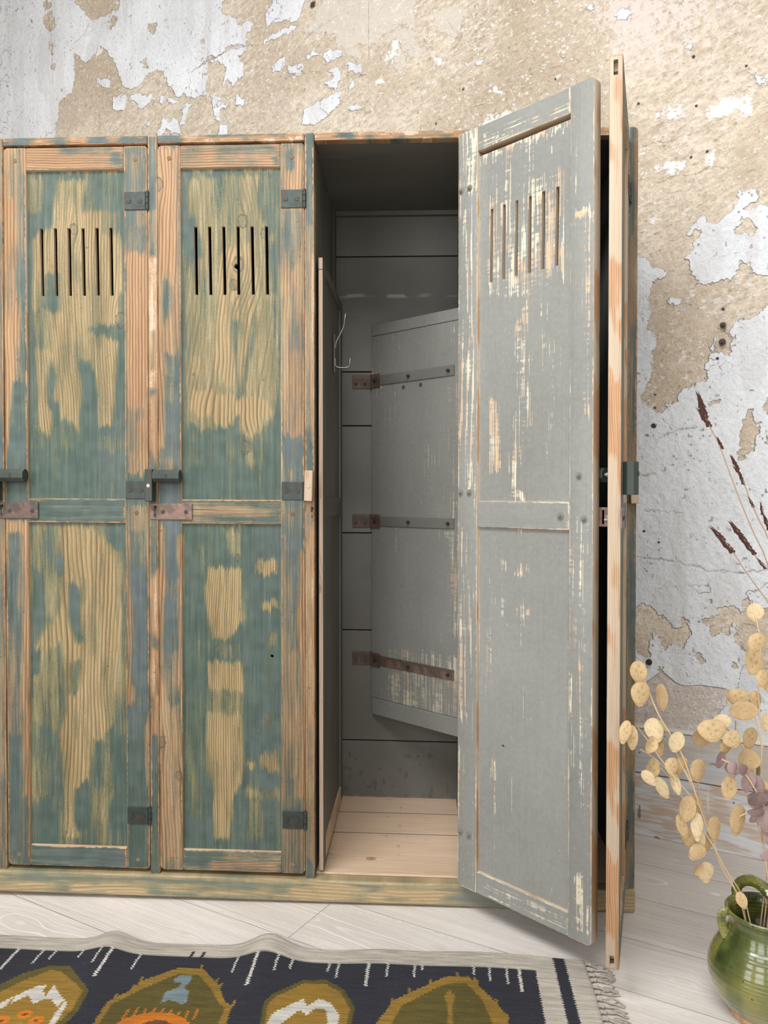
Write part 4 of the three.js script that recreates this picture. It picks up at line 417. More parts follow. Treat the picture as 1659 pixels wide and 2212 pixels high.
// base rail, posts, top rails
mesh('base_rail', uvBy(rbox(CX0, CX1, 0.004, 0.056, -0.045, 0.008, 0.006, 2), (x, y, z) => [(x + 1.41) / 1.91, clamp((y - (z < -0.004 ? -0.0 : 0)) / 0.06, 0.02, 0.98)]), M.base, cabinet);
const postX = [[-1.393, -1.371, 0], [-1.021, -0.999, 0], [-0.648, -0.626, 1], [-0.2775, -0.2555, 2], [0.0935, 0.1155, 3], [0.4635, 0.4855, 4]];
postX.forEach(([a, b, k], i) => {
  mesh('post', uvBy(roundedStile(a, b, 0.056, 1.8, -0.034, 0, [0.001, 0.001, i === 5 ? 0.009 : 0.002, i === 0 ? 0.009 : 0.002]), (x, y) => [(k * 0.022 + clamp(x - a, 0.0006, 0.0214)) / 0.11, (y - 0.054) / 1.746]), M.post, cabinet);
  if (i) { const A = postX[i - 1][1]; mesh('top_rail', uvBy(rbox(A + 0.001, a - 0.001, 1.7812, 1.7995, -0.024, -0.001, 0.002), (x, y, z) => [(x + 1.41) / 1.91, clamp((y - 1.78) / 0.022, 0.03, 0.97)]), M.top, cabinet); }
  const end = i === 0 || i === postX.length - 1;          // partitions and end walls behind the posts
  const m = (a + b) / 2, w = 0.008;
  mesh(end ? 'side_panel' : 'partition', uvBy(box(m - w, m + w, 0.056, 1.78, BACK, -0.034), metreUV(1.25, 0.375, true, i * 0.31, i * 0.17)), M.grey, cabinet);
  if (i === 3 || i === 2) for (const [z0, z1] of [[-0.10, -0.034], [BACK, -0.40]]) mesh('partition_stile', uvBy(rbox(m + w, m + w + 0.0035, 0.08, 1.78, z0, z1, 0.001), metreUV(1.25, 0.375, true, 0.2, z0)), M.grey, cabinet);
});
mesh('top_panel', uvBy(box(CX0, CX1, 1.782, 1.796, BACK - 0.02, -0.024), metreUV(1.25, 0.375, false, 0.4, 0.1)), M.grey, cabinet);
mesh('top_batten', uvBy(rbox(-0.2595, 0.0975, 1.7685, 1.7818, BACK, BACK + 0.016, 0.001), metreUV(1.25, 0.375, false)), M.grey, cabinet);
const joints = [0.056, 0.243, 0.567, 0.8515, 1.164, 1.321, 1.655, 1.782];
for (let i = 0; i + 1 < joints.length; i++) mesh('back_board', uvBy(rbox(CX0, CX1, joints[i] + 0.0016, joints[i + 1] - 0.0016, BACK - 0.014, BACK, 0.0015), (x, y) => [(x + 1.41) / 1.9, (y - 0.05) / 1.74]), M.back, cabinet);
mesh('added_back_sheet', box(CX0, CX1, 0.004, 1.796, BACK - 0.019, BACK - 0.015), M.dark, cabinet);  // unseen dark sheet added to stop light leaking through the board gaps
// loose pine boards of the locker floor, rising a little to the back
{
  const zs = [-0.022, -0.232, -0.352, BACK + 0.001];
  for (let i = 0; i < 3; i++) for (let k = 1; k < postX.length; k++) {
    const a = (postX[k - 1][0] + postX[k - 1][1]) / 2 + 0.009, b = (postX[k][0] + postX[k][1]) / 2 - 0.009;
    const g = uvBy(rbox(a, b, 0.044, 0.056, zs[i + 1] + 0.0013, zs[i] - 0.0013, 0.001), metreUV(1, 0.5, false, k * 0.37, i * 0.11 + 0.02)); const p = g.attributes.position;
    for (let q = 0; q < p.count; q++) p.setY(q, p.getY(q) - p.getZ(q) * 0.048);
    g.computeVertexNormals(); const fu = metreUV(1, 0.5, false, k * 0.37, i * 0.11 + 0.02); mesh('floor_board', slots(g, fu, fu), [M.dark, M.dark, M.pine], cabinet);
  }
  mesh('threshold', uvBy(rbox(-0.2555, 0.0935, 0.0562, 0.0605, -0.046, -0.026, 0.001), metreUV(1, 0.5, false)), M.pine, cabinet);
}

// a framed door: local x runs from -DW (free edge) to 0 (hinge pin), front face at z = 0
const T = 0.024;
function framePiece(door, name, x0, x1, y0, y1, mats, r = 0.0028, z0 = -T, z1 = 0) {
  return mesh(name, slots(rbox(x0, x1, y0, y1, z0, z1, r, 2), (x, y) => [(x + DW) / DW, (y - DY0) / (DY1 - DY0)], edgeUV), mats, door);
}
function roundedStile(x0, x1, y0, y1, z0, z1, rad) {            // rad: corner radii [x0y0, x1y0, x1y1, x0y1]
  const b = 0.0022, s = new THREE.Shape(), X0 = x0 + b, X1 = x1 - b, Y0 = y0 + b, Y1 = y1 - b, [p, q, r, t] = rad;
  s.moveTo(X0 + p, Y0); s.lineTo(X1 - q, Y0); s.absarc(X1 - q, Y0 + q, q, -Math.PI / 2, 0, false); s.lineTo(X1, Y1 - r); s.absarc(X1 - r, Y1 - r, r, 0, Math.PI / 2, false); s.lineTo(X0 + t, Y1); s.absarc(X0 + t, Y1 - t, t, Math.PI / 2, Math.PI, false); s.lineTo(X0, Y0 + p); s.absarc(X0 + p, Y0 + p, p, Math.PI, Math.PI * 1.5, false);
  const g = new THREE.ExtrudeGeometry(s, { depth: z1 - z0 - 2 * b, bevelEnabled: true, bevelSize: b, bevelThickness: b, bevelSegments: 2, curveSegments: 5 }); g.translate(0, 0, z0 + b);
  return toCreasedNormals(g, 0.7);
}
const doorUV = (x, y) => [(x + DW) / DW, (y - DY0) / (DY1 - DY0)];
function panelGeo(x0, x1, y0, y1, holes) {
  const s = new THREE.Shape([[x0, y0], [x1, y0], [x1, y1], [x0, y1]].map((p) => new THREE.Vector2(...p)));
  for (const h of holes) s.holes.push(new THREE.Path(h.map((p) => new THREE.Vector2(...p))));
  const g = new THREE.ExtrudeGeometry(s, { depth: 0.009, bevelEnabled: false, curveSegments: 6 }); g.translate(0, 0, -0.0165); g.computeVertexNormals();
  return slots(g, (x, y) => [(x + DW) / DW, (y - DY0) / (DY1 - DY0)], edgeUV);
}
const disc = (x, y, r) => Array.from({ length: 14 }, (_, i) => [x + r * Math.cos(-i / 14 * 6.2832), y + r * Math.sin(-i / 14 * 6.2832)]);
function screwHead(x, y, z, r, a) { return [cyl(r, r * 1.05, 0.0012, 14, [x, y, z], 'z'), (() => { const g = new THREE.BoxGeometry(r * 1.9, r * 0.28, 0.0009); g.rotateZ(a); g.translate(x, y, z + 0.0007); return g; })()]; }
function screw(parts, m, parent) { return mesh('screw', mergeGeometries(parts.map((g) => { const q = g.toNonIndexed(); q.clearGroups(); return q; }), true), [m, M.iron], parent); }
function hinge(door, y, tilt) {
  const g = [rbox(-0.054, -0.004, y - 0.021, y + 0.021, 0, 0.0022, 0.0008), cyl(0.0042, 0.0042, 0.0125, 12, [0.001, y + 0.0145, 0.0015]), cyl(0.0042, 0.0042, 0.0125, 12, [0.001, y, 0.0015]), cyl(0.0042, 0.0042, 0.0125, 12, [0.001, y - 0.0145, 0.0015]), cyl(0.0025, 0.0025, 0.046, 8, [0.001, y, 0.0015])];
  mesh('hinge', uvBy(merge(g), (x, yy) => [x / 0.1 + y, yy / 0.1]), M.metal, door);
  for (const [dx, a] of [[-0.044, tilt], [-0.017, tilt * 1.7]]) screw(screwHead(dx, y, 0.0028, 0.0056, a), M.metal, door);
}
function nut(x, y, z) { return merge([cyl(0.0075, 0.0075, 0.0012, 16, [x, y, z - 0.0006], 'z'), cyl(0.0042, 0.0042, 0.004, 6, [x, y, z - 0.003], 'z'), cyl(0.0022, 0.0022, 0.007, 8, [x, y, z - 0.004], 'z')]); }
function buildDoor(pinX, pinZ, angle, front, back, o = {}) {
  const d = group('door', cabinet); d.position.set(pinX, 0, pinZ); d.rotation.y = angle;
  const mats = [front, back, M.bare], a = -DW + LAY.ls, b = -LAY.rs, gp = 0.0004;
  let free = roundedStile(-DW, a, DY0, DY1, -T, 0, [0.009, 0.001, 0.001, 0.009]);
  if (o.mortise) {
    const cut = new Evaluator(); cut.useGroups = false; cut.attributes = ['position', 'normal', 'uv']; let A = new Brush(free); A.updateMatrixWorld();
    for (const [y0, y1] of o.mortise) { const B = new Brush(box(-DW - 0.01, -DW + 0.012, y0, y1, -0.0165, -0.0085)); B.updateMatrixWorld(); A = cut.evaluate(A, B, SUBTRACTION); A.updateMatrixWorld(); }
    free = A.geometry;
    for (const [y0, y1] of o.mortise) mesh('tenon', uvBy(box(-DW + 0.007, -DW + 0.011, y0, y0 + (y1 - y0) * 0.35, -0.0165, -0.0085), edgeUV), M.dark, d);
  }
  mesh('stile', slots(free, doorUV, edgeUV), mats, d); mesh('stile', slots(roundedStile(b, 0, DY0, DY1, -T, 0, [0.001, 0.009, 0.006, 0.001]), doorUV, edgeUV), mats, d);
  framePiece(d, 'rail', a + gp, b - gp, LAY.tr, DY1 - 0.0008, mats); framePiece(d, 'rail', a + gp, b - gp, LAY.m0, LAY.m1, mats, 0.002, -T + 0.001, -0.001); framePiece(d, 'rail', a + gp, b - gp, DY0, LAY.br, mats);
  const holes = [];
  for (let i = 0; i < 6; i++) {
    const x = -0.2577 + i * 0.0337, w = 0.0038, j = () => (rnd() - 0.5) * 0.0012, lean = 0.001;
    let h = [[x - w + j() - lean, 1.588 + j()], [x + w + j() - lean, 1.588 + j()], [x + w + lean, 1.428 + j()], [x - w + lean, 1.428 + j()]];
    if (o.knothole && i === 3) h = [[x - w - lean, 1.588], [x + w - lean, 1.588], [x + w, 1.428], [x - w, 1.428], [x - w, 1.488], [x - w - 0.005, 1.490], [x - w - 0.0075, 1.495], [x - w - 0.005, 1.500], [x - w, 1.502]];
    holes.push(h);
  }
  mesh('panel', panelGeo(a - 0.004, b + 0.004, LAY.m1 - 0.004, LAY.tr + (o.gap ? -0.009 : 0.004), holes), mats, d);
  mesh('panel', panelGeo(a - 0.004, b + 0.004, LAY.br - 0.004, LAY.m0 + 0.004, (o.bore || []).map((q) => disc(...q))), mats, d);
  hinge(d, 1.647, 0.3); hinge(d, 0.968, 1.2); hinge(d, 0.194, 0.8);
  for (const [x, y] of [[-0.319, 1.745], [-0.029, 1.744], [-0.319, 0.092], [-0.029, 0.088], [-0.029, 0.914]]) {
    const g = rbox(-0.0045, 0.0045, -0.0045, 0.0045, -0.001, 0.0009, 0.0006); g.rotateZ(0.6 + x); g.translate(x, y, 0); mesh('peg', uvBy(g, edgeUV), M.peg, d);
  }
  for (const y of [1.647, 0.966, 0.191]) for (const x of [-0.009, -0.034]) mesh('nut', nut(x, y, -T), M.nut, d);
  for (const [x, y] of [[-0.315, 0.999], [-0.272, 0.918], [-0.327, 0.913]]) mesh('nut', nut(x, y, -T), M.nut, d);
  // turned wooden stop, screwed across the free stile
  let oct = new THREE.CylinderGeometry(0.0155, 0.0155, 0.062, 8, 3); oct.rotateZ(Math.PI / 2); oct.rotateX(Math.PI / 8); oct.translate(-DW + 0.0265, 1.0005, 0.016); oct = toCreasedNormals(oct, 0.5); if (o.turned) { oct.translate(DW - 0.0265, -1.0005, 0); oct.rotateZ(Math.PI / 2); oct.translate(-DW + 0.03, 0.992, 0); }
  mesh('turn_latch', uvBy(oct, (x, y, z) => [(x + DW) / DW, (y * 0.6 + z) / 2]), [M.latch], d).material = M.latch;
  screw(screwHead(-DW + 0.026, 1.001, 0.0305, 0.0048, 1.0), M.metal, d);
  // hasp plate reaching past the free edge, with a slot for the staple
  const s = new THREE.Shape([[-DW - 0.018, 0.8985], [-DW + 0.080, 0.8985], [-DW + 0.080, 0.936], [-DW - 0.018, 0.936]].map((p) => new THREE.Vector2(...p)));
  s.holes.push(new THREE.Path([[-DW - 0.0105, 0.903], [-DW - 0.0105, 0.9315], [-DW - 0.0045, 0.9315], [-DW - 0.0045, 0.903]].map((p) => new THREE.Vector2(...p))));
  const hp = new THREE.ExtrudeGeometry(s, { depth: 0.0016, bevelEnabled: true, bevelSize: 0.0005, bevelThickness: 0.0005, bevelSegments: 1 }); hp.translate(0, 0, 0.0006);
  mesh('hasp_plate', uvBy(hp, (x, y) => [x / 0.1, y / 0.1]), o.rust || M.rust, d);
  for (const [x, q] of [[-DW + 0.011, 0.7], [-DW + 0.066, 0.5]]) screw(screwHead(x, 0.9165, 0.0032, 0.0046, q), M.metal, d);
  return d;
}
M.peg = stdMat(bareMaps, 0.0008, 0.7, { color: 0xa9a69c }); M.oldRust = stdMat({ map: rustMaps.map, bumpMap: rustMaps.bumpMap }, 0.0004, 0.6, { color: 0xb4b2a6 });
M.latch = new THREE.MeshStandardMaterial({ map: metalMaps.map, bumpMap: metalMaps.bumpMap, bumpScale: 0.001, color: 0xa8b2aa, roughness: 0.55 });
M.rust2 = stdMat({ map: rustMaps.map, bumpMap: rustMaps.bumpMap }, 0.0004, 0.5, { color: 0xc9cdd0, metalness: 0.25 });
buildDoor(-1.0225, -0.001, 0, M.doorOther, M.inner);
buildDoor(-0.6500, -0.001, 0, M.door1, M.inner, { rust: M.rust2 });
buildDoor(PIN.c, -0.001, 0, M.door2, M.inner, { knothole: 1, bore: [[-0.0795, 0.5775, 0.0042]] }).userData.label = 'closed door with a rust-red hasp plate';
buildDoor(0.0935, 0.006, THREE.MathUtils.degToRad(137), M.doorOther, M.inner, { gap: 1, bore: [[-0.124, 0.412, 0.004]] }).userData.label = 'door swung wide open, grey inner face to the front';
buildDoor(0.464, 0.006, THREE.MathUtils.degToRad(73.4), M.doorOther, M.inner, { turned: 1, mortise: [[1.735, 1.763], [0.078, 0.096]] }).userData.label = 'door standing open, seen on its bare free edge';
// keeper bars and staples on the posts
const bar = (x0, x1, y0, y1, m, tilt, label) => { const g = rbox(-(x1 - x0) / 2, (x1 - x0) / 2, -(y1 - y0) / 2, (y1 - y0) / 2, 0, 0.024, 0.002, 2); uvBy(g, metreUV(0.9, 0.12, true, 0.1, 0.05)); g.rotateZ(tilt); g.translate((x0 + x1) / 2, (y0 + y1) / 2, 0.0002); const o = mesh('keeper_bar', g, m, cabinet); o.userData.label = label; mesh('screw', merge([cyl(0.0042, 0.0046, 0.0012, 14, [(x0 + x1) / 2, (y0 + y1) / 2 - 0.001, 0.0245], 'z'), cyl(0.0016, 0.0016, 0.0018, 8, [(x0 + x1) / 2, (y0 + y1) / 2 - 0.001, 0.0248], 'z')]), M.steel, cabinet); };
bar(-1.022, -1.004, 0.941, 1.0165, M.latch, 0, 'dark green keeper bar'); bar(-0.6505, -0.632, 0.941, 1.0165, M.latch, 0, 'dark green keeper bar'); bar(-0.2755, -0.2565, 0.944, 1.015, M.bare, -0.03, 'bare pine keeper bar'); bar(0.466, 0.4835, 0.944, 1.015, M.bare, 0.02, 'bare pine keeper bar');
for (const x of [-1.005, -0.6325, -0.2605, 0.109]) { const g = new THREE.TorusGeometry(0.0095, 0.0024, 8, 18, Math.PI * 1.25); g.scale(1, 1.25, 1); g.rotateY(-Math.PI / 2); g.rotateX(-0.4); g.translate(x, 0.917, 0.004); mesh('staple', g, M.iron, cabinet); }
// knock-down framed partition leaning against the left side of the open bay
const lean = group('side_frame', cabinet); lean.userData.label = 'grey framed side partition with a pale front edge';
{
  const x0 = -0.2478, x1 = -0.2375, z0 = BACK + 0.006, z1 = -0.018, uv = metreUV(1.25, 0.375, true, 0.3, 0.12), uvh = (x, y, z) => [z / 1.25, y / 0.375];
  const front = (g) => { const q = slots(g, uv, uv); return q; };
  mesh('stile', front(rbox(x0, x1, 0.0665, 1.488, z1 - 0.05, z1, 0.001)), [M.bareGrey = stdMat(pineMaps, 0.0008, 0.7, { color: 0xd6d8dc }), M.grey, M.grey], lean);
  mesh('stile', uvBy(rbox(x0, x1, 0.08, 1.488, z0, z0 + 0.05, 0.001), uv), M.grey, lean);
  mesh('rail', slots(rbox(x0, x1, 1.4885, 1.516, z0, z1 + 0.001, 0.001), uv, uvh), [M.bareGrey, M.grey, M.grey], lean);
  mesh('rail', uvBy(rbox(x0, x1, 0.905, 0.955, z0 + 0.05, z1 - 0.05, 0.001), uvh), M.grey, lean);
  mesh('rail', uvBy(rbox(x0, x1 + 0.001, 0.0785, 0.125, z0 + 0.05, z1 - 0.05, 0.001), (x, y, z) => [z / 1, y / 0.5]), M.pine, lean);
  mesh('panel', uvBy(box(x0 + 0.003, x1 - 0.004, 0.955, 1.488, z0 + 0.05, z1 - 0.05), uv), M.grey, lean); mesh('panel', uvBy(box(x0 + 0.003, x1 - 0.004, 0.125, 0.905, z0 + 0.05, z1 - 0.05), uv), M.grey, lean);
}
// double wire coat hook
{
  const h = group('coat_hook', cabinet); h.userData.label = 'steel wire double coat hook'; const z = -0.25;
  mesh('back_plate', rbox(-0.2376, -0.2358, 1.285, 1.385, z - 0.011, z + 0.011, 0.0006), M.grey2 = new THREE.MeshStandardMaterial({ color: 0x8d8c86, roughness: 0.5, metalness: 0.3 }), h);
  for (const s of [-1, 1]) {
    const o = s * 0.0032;
    mesh('prong', tube([[-0.2352, 1.350, z + o], [-0.232, 1.366, z + o], [-0.222, 1.386, z + o], [-0.213, 1.405, z + o * 1.1], [-0.2095, 1.425, z + o * 0.9], [-0.2075, 1.440, z]], 0.0021, 30, 8), M.steel, h);
    mesh('prong', tube([[-0.2352, 1.322, z + o], [-0.2345, 1.304, z + o], [-0.229, 1.299, z + o], [-0.206, 1.298, z + o], [-0.199, 1.300, z + o], [-0.1965, 1.308, z + o], [-0.1955, 1.3225, z]], 0.0021, 34, 8), M.steel, h);
  }
}
// grey board flap strapped to the back with three long hinges
const flap = group('hinged_flap', cabinet); flap.userData.label = 'grey board flap on three rusty strap hinges';
{
  flap.position.set(-0.152, 0, -0.4465); flap.rotation.y = -THREE.MathUtils.degToRad(40.32);
  const uv = metreUV(1.25, 0.375, true, 0.5, 0.05);
  const innerUV = (x, y, z, nx) => [clamp(1 - (x + 0.03) / 0.4, 0, 1) * 0.6 + 0.2, (y - DY0) / (DY1 - DY0)];
  const fuv = (x, y) => [x / 0.33, (y - 0.3235) / 1.16];
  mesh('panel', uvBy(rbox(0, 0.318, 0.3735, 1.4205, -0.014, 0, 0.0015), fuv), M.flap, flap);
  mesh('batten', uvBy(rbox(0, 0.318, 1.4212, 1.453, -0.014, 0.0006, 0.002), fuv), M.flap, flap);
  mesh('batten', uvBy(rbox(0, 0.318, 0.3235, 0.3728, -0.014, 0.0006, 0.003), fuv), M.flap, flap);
  for (const [y, rusty] of [[1.2915, 0.5], [0.887, 0.4], [0.4855, 1]]) {
    mesh('hinge_leaf', uvBy(rbox(0.001, 0.036, y - 0.0195, y + 0.0195, 0.001, 0.0045, 0.0008), (x, Y) => [x / 0.1, Y / 0.1]), M.oldRust, flap);
    mesh('strap', uvBy(rbox(0.0365, 0.305, y - 0.014, y + 0.014, 0.0004, 0.0032, 0.0008), (x, Y) => [x / (rusty === 1 ? 0.1 : 1.25), Y / (rusty === 1 ? 0.1 : 0.375)]), rusty === 1 ? M.rust3 = stdMat({ map: rustMaps.map, bumpMap: rustMaps.bumpMap }, 0.0004, 0.55, { color: 0xcdd0ca }) : M.grey, flap);
    for (const [x, k] of [[0.018, 1], [0.147, 0.9], [0.287, 0.9]]) mesh('bolt', merge([cyl(0.0048 * k, 0.0048 * k, 0.005, 10, [x, y, 0.006], 'z'), cyl(0.003 * k, 0.0015, 0.004, 10, [x, y, 0.0105], 'z')]), M.metal, flap);
    // the leaf fixed to the back boards
    const l = group('hinge_leaf', cabinet);
    mesh('plate', uvBy(rbox(-0.2085, -0.153, y - 0.0195, y + 0.0195, BACK + 0.0002, BACK + 0.0032, 0.0008), (x, Y) => [x / 0.1, Y / 0.1]), M.oldRust, l);
    mesh('knuckle', cyl(0.0042, 0.0042, 0.041, 10, [-0.152, y, BACK + 0.006]), M.oldRust, l);
    for (const x of [-0.197, -0.171]) mesh('bolt', merge([cyl(0.0055, 0.0055, 0.004, 10, [x, y - 0.002, BACK + 0.005], 'z'), cyl(0.0032, 0.0018, 0.006, 10, [x, y - 0.002, BACK + 0.009], 'z')]), M.oldRust, l);
  }
  for (const [x, y] of [[0.125, 1.263], [0.188, 1.264]]) screw(screwHead(x, y, 0.0008, 0.0055, 0.8), M.steel, flap);
}

// ---------------------------------------------------------------- kilim rug (local x 0 at its right edge, local z away from the locker)
const rug = group('kilim_rug');
tag(rug, 'navy flat-woven rug with ochre medallions, grey border and fringed end on the floor', 'rug');
rug.position.set(0.328, 0, 0.209); rug.rotation.y = -THREE.MathUtils.degToRad(1.4);
const RW = 1.78, RD = 1.12;
{
  const PW = 2048, PH = 1289, S = PW / RW, cv = document.createElement('canvas'); cv.width = PW; cv.height = PH;
  const g = cv.getContext('2d'), X = (x) => (x + RW) * S, Z = (z) => z * S;
  const poly = (a, col, ox = 0, oz = 0, mz = 1) => { g.fillStyle = col; g.beginPath(); for (let i = 0; i < a.length; i += 2) g[i ? 'lineTo' : 'moveTo'](X(a[i] + ox), Z(a[i + 1] * mz + oz)); g.closePath(); g.fill(); };
  const NAVY = '#22232c', WOOL = '#a49d92', OCH = '#7e6122', OLIVE = '#50461a', WHITE = '#aeaaa2', ORANGE = '#b06414', BLUEG = '#6a787d', BROWN = '#5b3a20';
  g.fillStyle = WOOL; g.fillRect(0, 0, PW, PH);
  g.fillStyle = NAVY; g.fillRect(0, Z(0.045), X(-0.104), Z(RD - 0.09) - Z(0)); g.fillRect(X(-0.064), 0, X(-0.041) - X(-0.064), PH);
  const drips = [[-1.176, 0.119], [-1.122, 0.094], [-1.095, 0.078], [-1.036, 0.07], [-0.996, 0.093], [-0.973, 0.134], [-0.913, 0.097], [-0.707, 0.098], [-0.666, 0.14], [-0.623, 0.092], [-0.594, 0.078], [-0.518, 0.075], [-0.499, 0.092], [-0.438, 0.117], [-0.399, 0.085], [-0.345, 0.083], [-0.33, 0.061], [-0.227, 0.069], [-0.196, 0.085], [-0.162, 0.094], [-0.137, 0.114]];
  drips.forEach(([x, z], i) => { g.fillStyle = WHITE; const w = z > 0.11 ? 0.0065 : 0.0042; g.fillRect(X(x - w / 2), Z(0.043), w * S, Z(z) - Z(0.043)); g.fillRect(X(x - w / 2), Z(RD - 0.045 - (z - 0.045)), w * S, Z(z) - Z(0.043)); });
  g.fillStyle = NAVY; for (const x of [-0.81, -0.787]) g.fillRect(X(x), Z(0.026), 0.006 * S, 0.022 * S);
  const m1 = [-1.157, 0.177, -1.124, 0.126, -1.082, 0.096, -1.038, 0.098, -1.003, 0.136, -0.964, 0.172, -0.958, 0.234, -0.97, 0.29, -1.01, 0.34, -1.1, 0.35, -1.15, 0.29], m1i = [-1.137, 0.19, -1.109, 0.147, -1.072, 0.109, -1.048, 0.115, -1.021, 0.138, -0.975, 0.175, -0.97, 0.231, -0.985, 0.28, -1.02, 0.325, -1.09, 0.335, -1.135, 0.28];
  const m1w = [-1.116, 0.216, -1.088, 0.179, -1.072, 0.161, -1.055, 0.158, -1.053, 0.179, -1.041, 0.185, -1.042, 0.156, -1.016, 0.185, -0.988, 0.21, -0.984, 0.237, -0.982, 0.27, -0.993, 0.27, -0.999, 0.225, -1.024, 0.2, -1.039, 0.201, -1.052, 0.213, -1.075, 0.19, -1.105, 0.23, -1.112, 0.27, -1.124, 0.27];
  const m2 = [-0.914, 0.258, -0.916, 0.196, -0.884, 0.156, -0.879, 0.132, -0.82, 0.084, -0.769, 0.083, -0.722, 0.134, -0.695, 0.184, -0.677, 0.196, -0.679, 0.26, -0.72, 0.34, -0.86, 0.35], m2i = [-0.905, 0.258, -0.905, 0.204, -0.862, 0.15, -0.811, 0.102, -0.773, 0.102, -0.734, 0.145, -0.705, 0.189, -0.69, 0.201, -0.692, 0.255, -0.73, 0.328, -0.85, 0.335];
  const m2b = [-0.815, 0.122, -0.809, 0.108, -0.784, 0.106, -0.781, 0.124, -0.787, 0.144, -0.773, 0.157, -0.768, 0.185, -0.772, 0.194, -0.803, 0.183, -0.816, 0.193, -0.818, 0.161, -0.799, 0.145, -0.796, 0.13, -0.811, 0.132];
  const m3 = [-0.616, 0.235, -0.622, 0.182, -0.61, 0.154, -0.561, 0.103, -0.516, 0.1, -0.479, 0.126, -0.451, 0.18, -0.453, 0.25, -0.49, 0.33, -0.58, 0.33], m3w = [-0.606, 0.25, -0.601, 0.212, -0.59, 0.196, -0.551, 0.16, -0.54, 0.181, -0.522, 0.158, -0.499, 0.167, -0.476, 0.203, -0.477, 0.25, -0.49, 0.25, -0.503, 0.189, -0.525, 0.185, -0.535, 0.207, -0.552, 0.193, -0.59, 0.25];
  const m4 = [-0.42, 0.25, -0.403, 0.207, -0.379, 0.152, -0.315, 0.102, -0.286, 0.079, -0.238, 0.075, -0.2, 0.128, -0.172, 0.18, -0.167, 0.25, -0.21, 0.34, -0.37, 0.34], m4i = [-0.39, 0.25, -0.364, 0.168, -0.301, 0.113, -0.279, 0.099, -0.242, 0.097, -0.215, 0.14, -0.19, 0.24, -0.22, 0.32, -0.35, 0.32], m4t = [-0.28, 0.24, -0.279, 0.167, -0.286, 0.134, -0.275, 0.117, -0.265, 0.133, -0.271, 0.166, -0.269, 0.24];
  const spikes = (a, col, ox, oz) => { for (let i = 0; i < a.length; i += 2) for (let k = 0; k < 2; k++) if (rnd() < 0.6) { const j = (i + 2) % a.length, q = rnd(), x = lerp(a[i], a[j], q), z = lerp(a[i + 1], a[j + 1], q); g.fillStyle = col; g.fillRect(X(x + ox - 0.0025), Z(z + oz - 0.014), 0.005 * S, 0.018 * S); } };
  const medal = (kind, ox, oz) => {
    if (kind === 1) { poly(m1, OLIVE, ox, oz); poly(m1i, OCH, ox, oz); poly(m1w, WHITE, ox, oz); g.fillStyle = OCH; for (const [x, z] of [[-1.045, 0.16], [-1.1, 0.2], [-1.0, 0.205]]) g.fillRect(X(x + ox), Z(z + oz), 0.004 * S, 0.03 * S); for (const [x, z] of [[-1.052, 0.242], [-1.085, 0.261], [-1.021, 0.258]]) { g.fillStyle = ORANGE; g.beginPath(); g.ellipse(X(x + ox), Z(z + oz), 0.014 * S, 0.012 * S, 0, 0, 6.3); g.fill(); g.fillStyle = BROWN; g.fillRect(X(x + ox - 0.004), Z(z + oz - 0.002), 0.008 * S, 0.006 * S); } }
    if (kind === 2) { poly(m2, OCH, ox, oz); spikes(m2, OCH, ox, oz); poly(m2i, OLIVE, ox, oz); poly(m2b, BLUEG, ox, oz); g.fillStyle = ORANGE; g.beginPath(); g.ellipse(X(-0.805 + ox), Z(0.275 + oz), 0.075 * S, 0.056 * S, 0, 0, 6.3); g.fill(); for (let i = 0; i < 9; i++) g.fillRect(X(-0.87 + i * 0.016 + ox), Z(0.215 + oz - 0.012 * rnd()), 0.004 * S, 0.03 * S); g.fillStyle = BROWN; g.beginPath(); g.ellipse(X(-0.8 + ox), Z(0.27 + oz), 0.035 * S, 0.03 * S, 0, 0, 6.3); g.fill(); g.fillStyle = ORANGE; g.beginPath(); g.ellipse(X(-0.8 + ox), Z(0.275 + oz), 0.018 * S, 0.014 * S, 0, 0, 6.3); g.fill(); }
    if (kind === 3) { poly(m3, OLIVE, ox, oz); const c3 = m3.map((v, i) => (i % 2 ? 0.215 + (v - 0.215) * 0.9 : -0.536 + (v + 0.536) * 0.9)); poly(c3, OCH, ox, oz); poly(m3w, WHITE, ox, oz); }
    if (kind === 4) { poly(m4, OCH, ox, oz); spikes(m4, OCH, ox, oz); poly(m4i, OLIVE, ox, oz); poly(m4t, OCH, ox, oz); }
  };
  for (const [oz, s] of [[0, 0], [0.30, 1], [0.60, 0]]) [[1, 0], [2, 0], [3, 0], [4, 0], [2, -0.62], [1, -0.32]].forEach(([k, ox]) => medal(s ? 5 - k : k, s ? (5 - k === 4 ? -0.77 + ox : 5 - k === 1 ? 0.77 + ox : 5 - k === 2 ? 0.26 + ox : -0.26 + ox) : ox, oz));
  g.fillStyle = WOOL; g.fillRect(X(-0.104), 0, X(-0.064) - X(-0.104), PH); g.fillRect(X(-0.041), 0, PW, PH);
  g.fillRect(0, Z(RD - 0.045), PW, PH);
  const im = g.getImageData(0, 0, PW, PH).data, maps = bake(PW, PH, RW, RD, (x, z, c) => {
    const warp = x * 420, weft = z * 300, slub = fbm(x * 26, z * 330, 3), row = Math.floor(weft);
    const jx = 0.0016 * (TAB[(row * 37 + 4096) & 4095] - 0.5) + 0.0022 * (row & 1 ? 0.5 : -0.5), px = clamp(Math.floor((x + jx) * S), 0, PW - 1), pz = clamp(Math.floor((row + 0.5) / 300 * S), 0, PH - 1), k = (pz * PW + px) * 4;
    const rib = Math.sin(warp * 6.2832 + (row & 1 ? 3.14 : 0)), th = Math.sin((weft - row) * 3.1416), m = (slub - 0.5) * 0.34 + rib * 0.06 + (th - 0.6) * 0.14 + (vn(x * 9, z * 9) - 0.5) * 0.12;
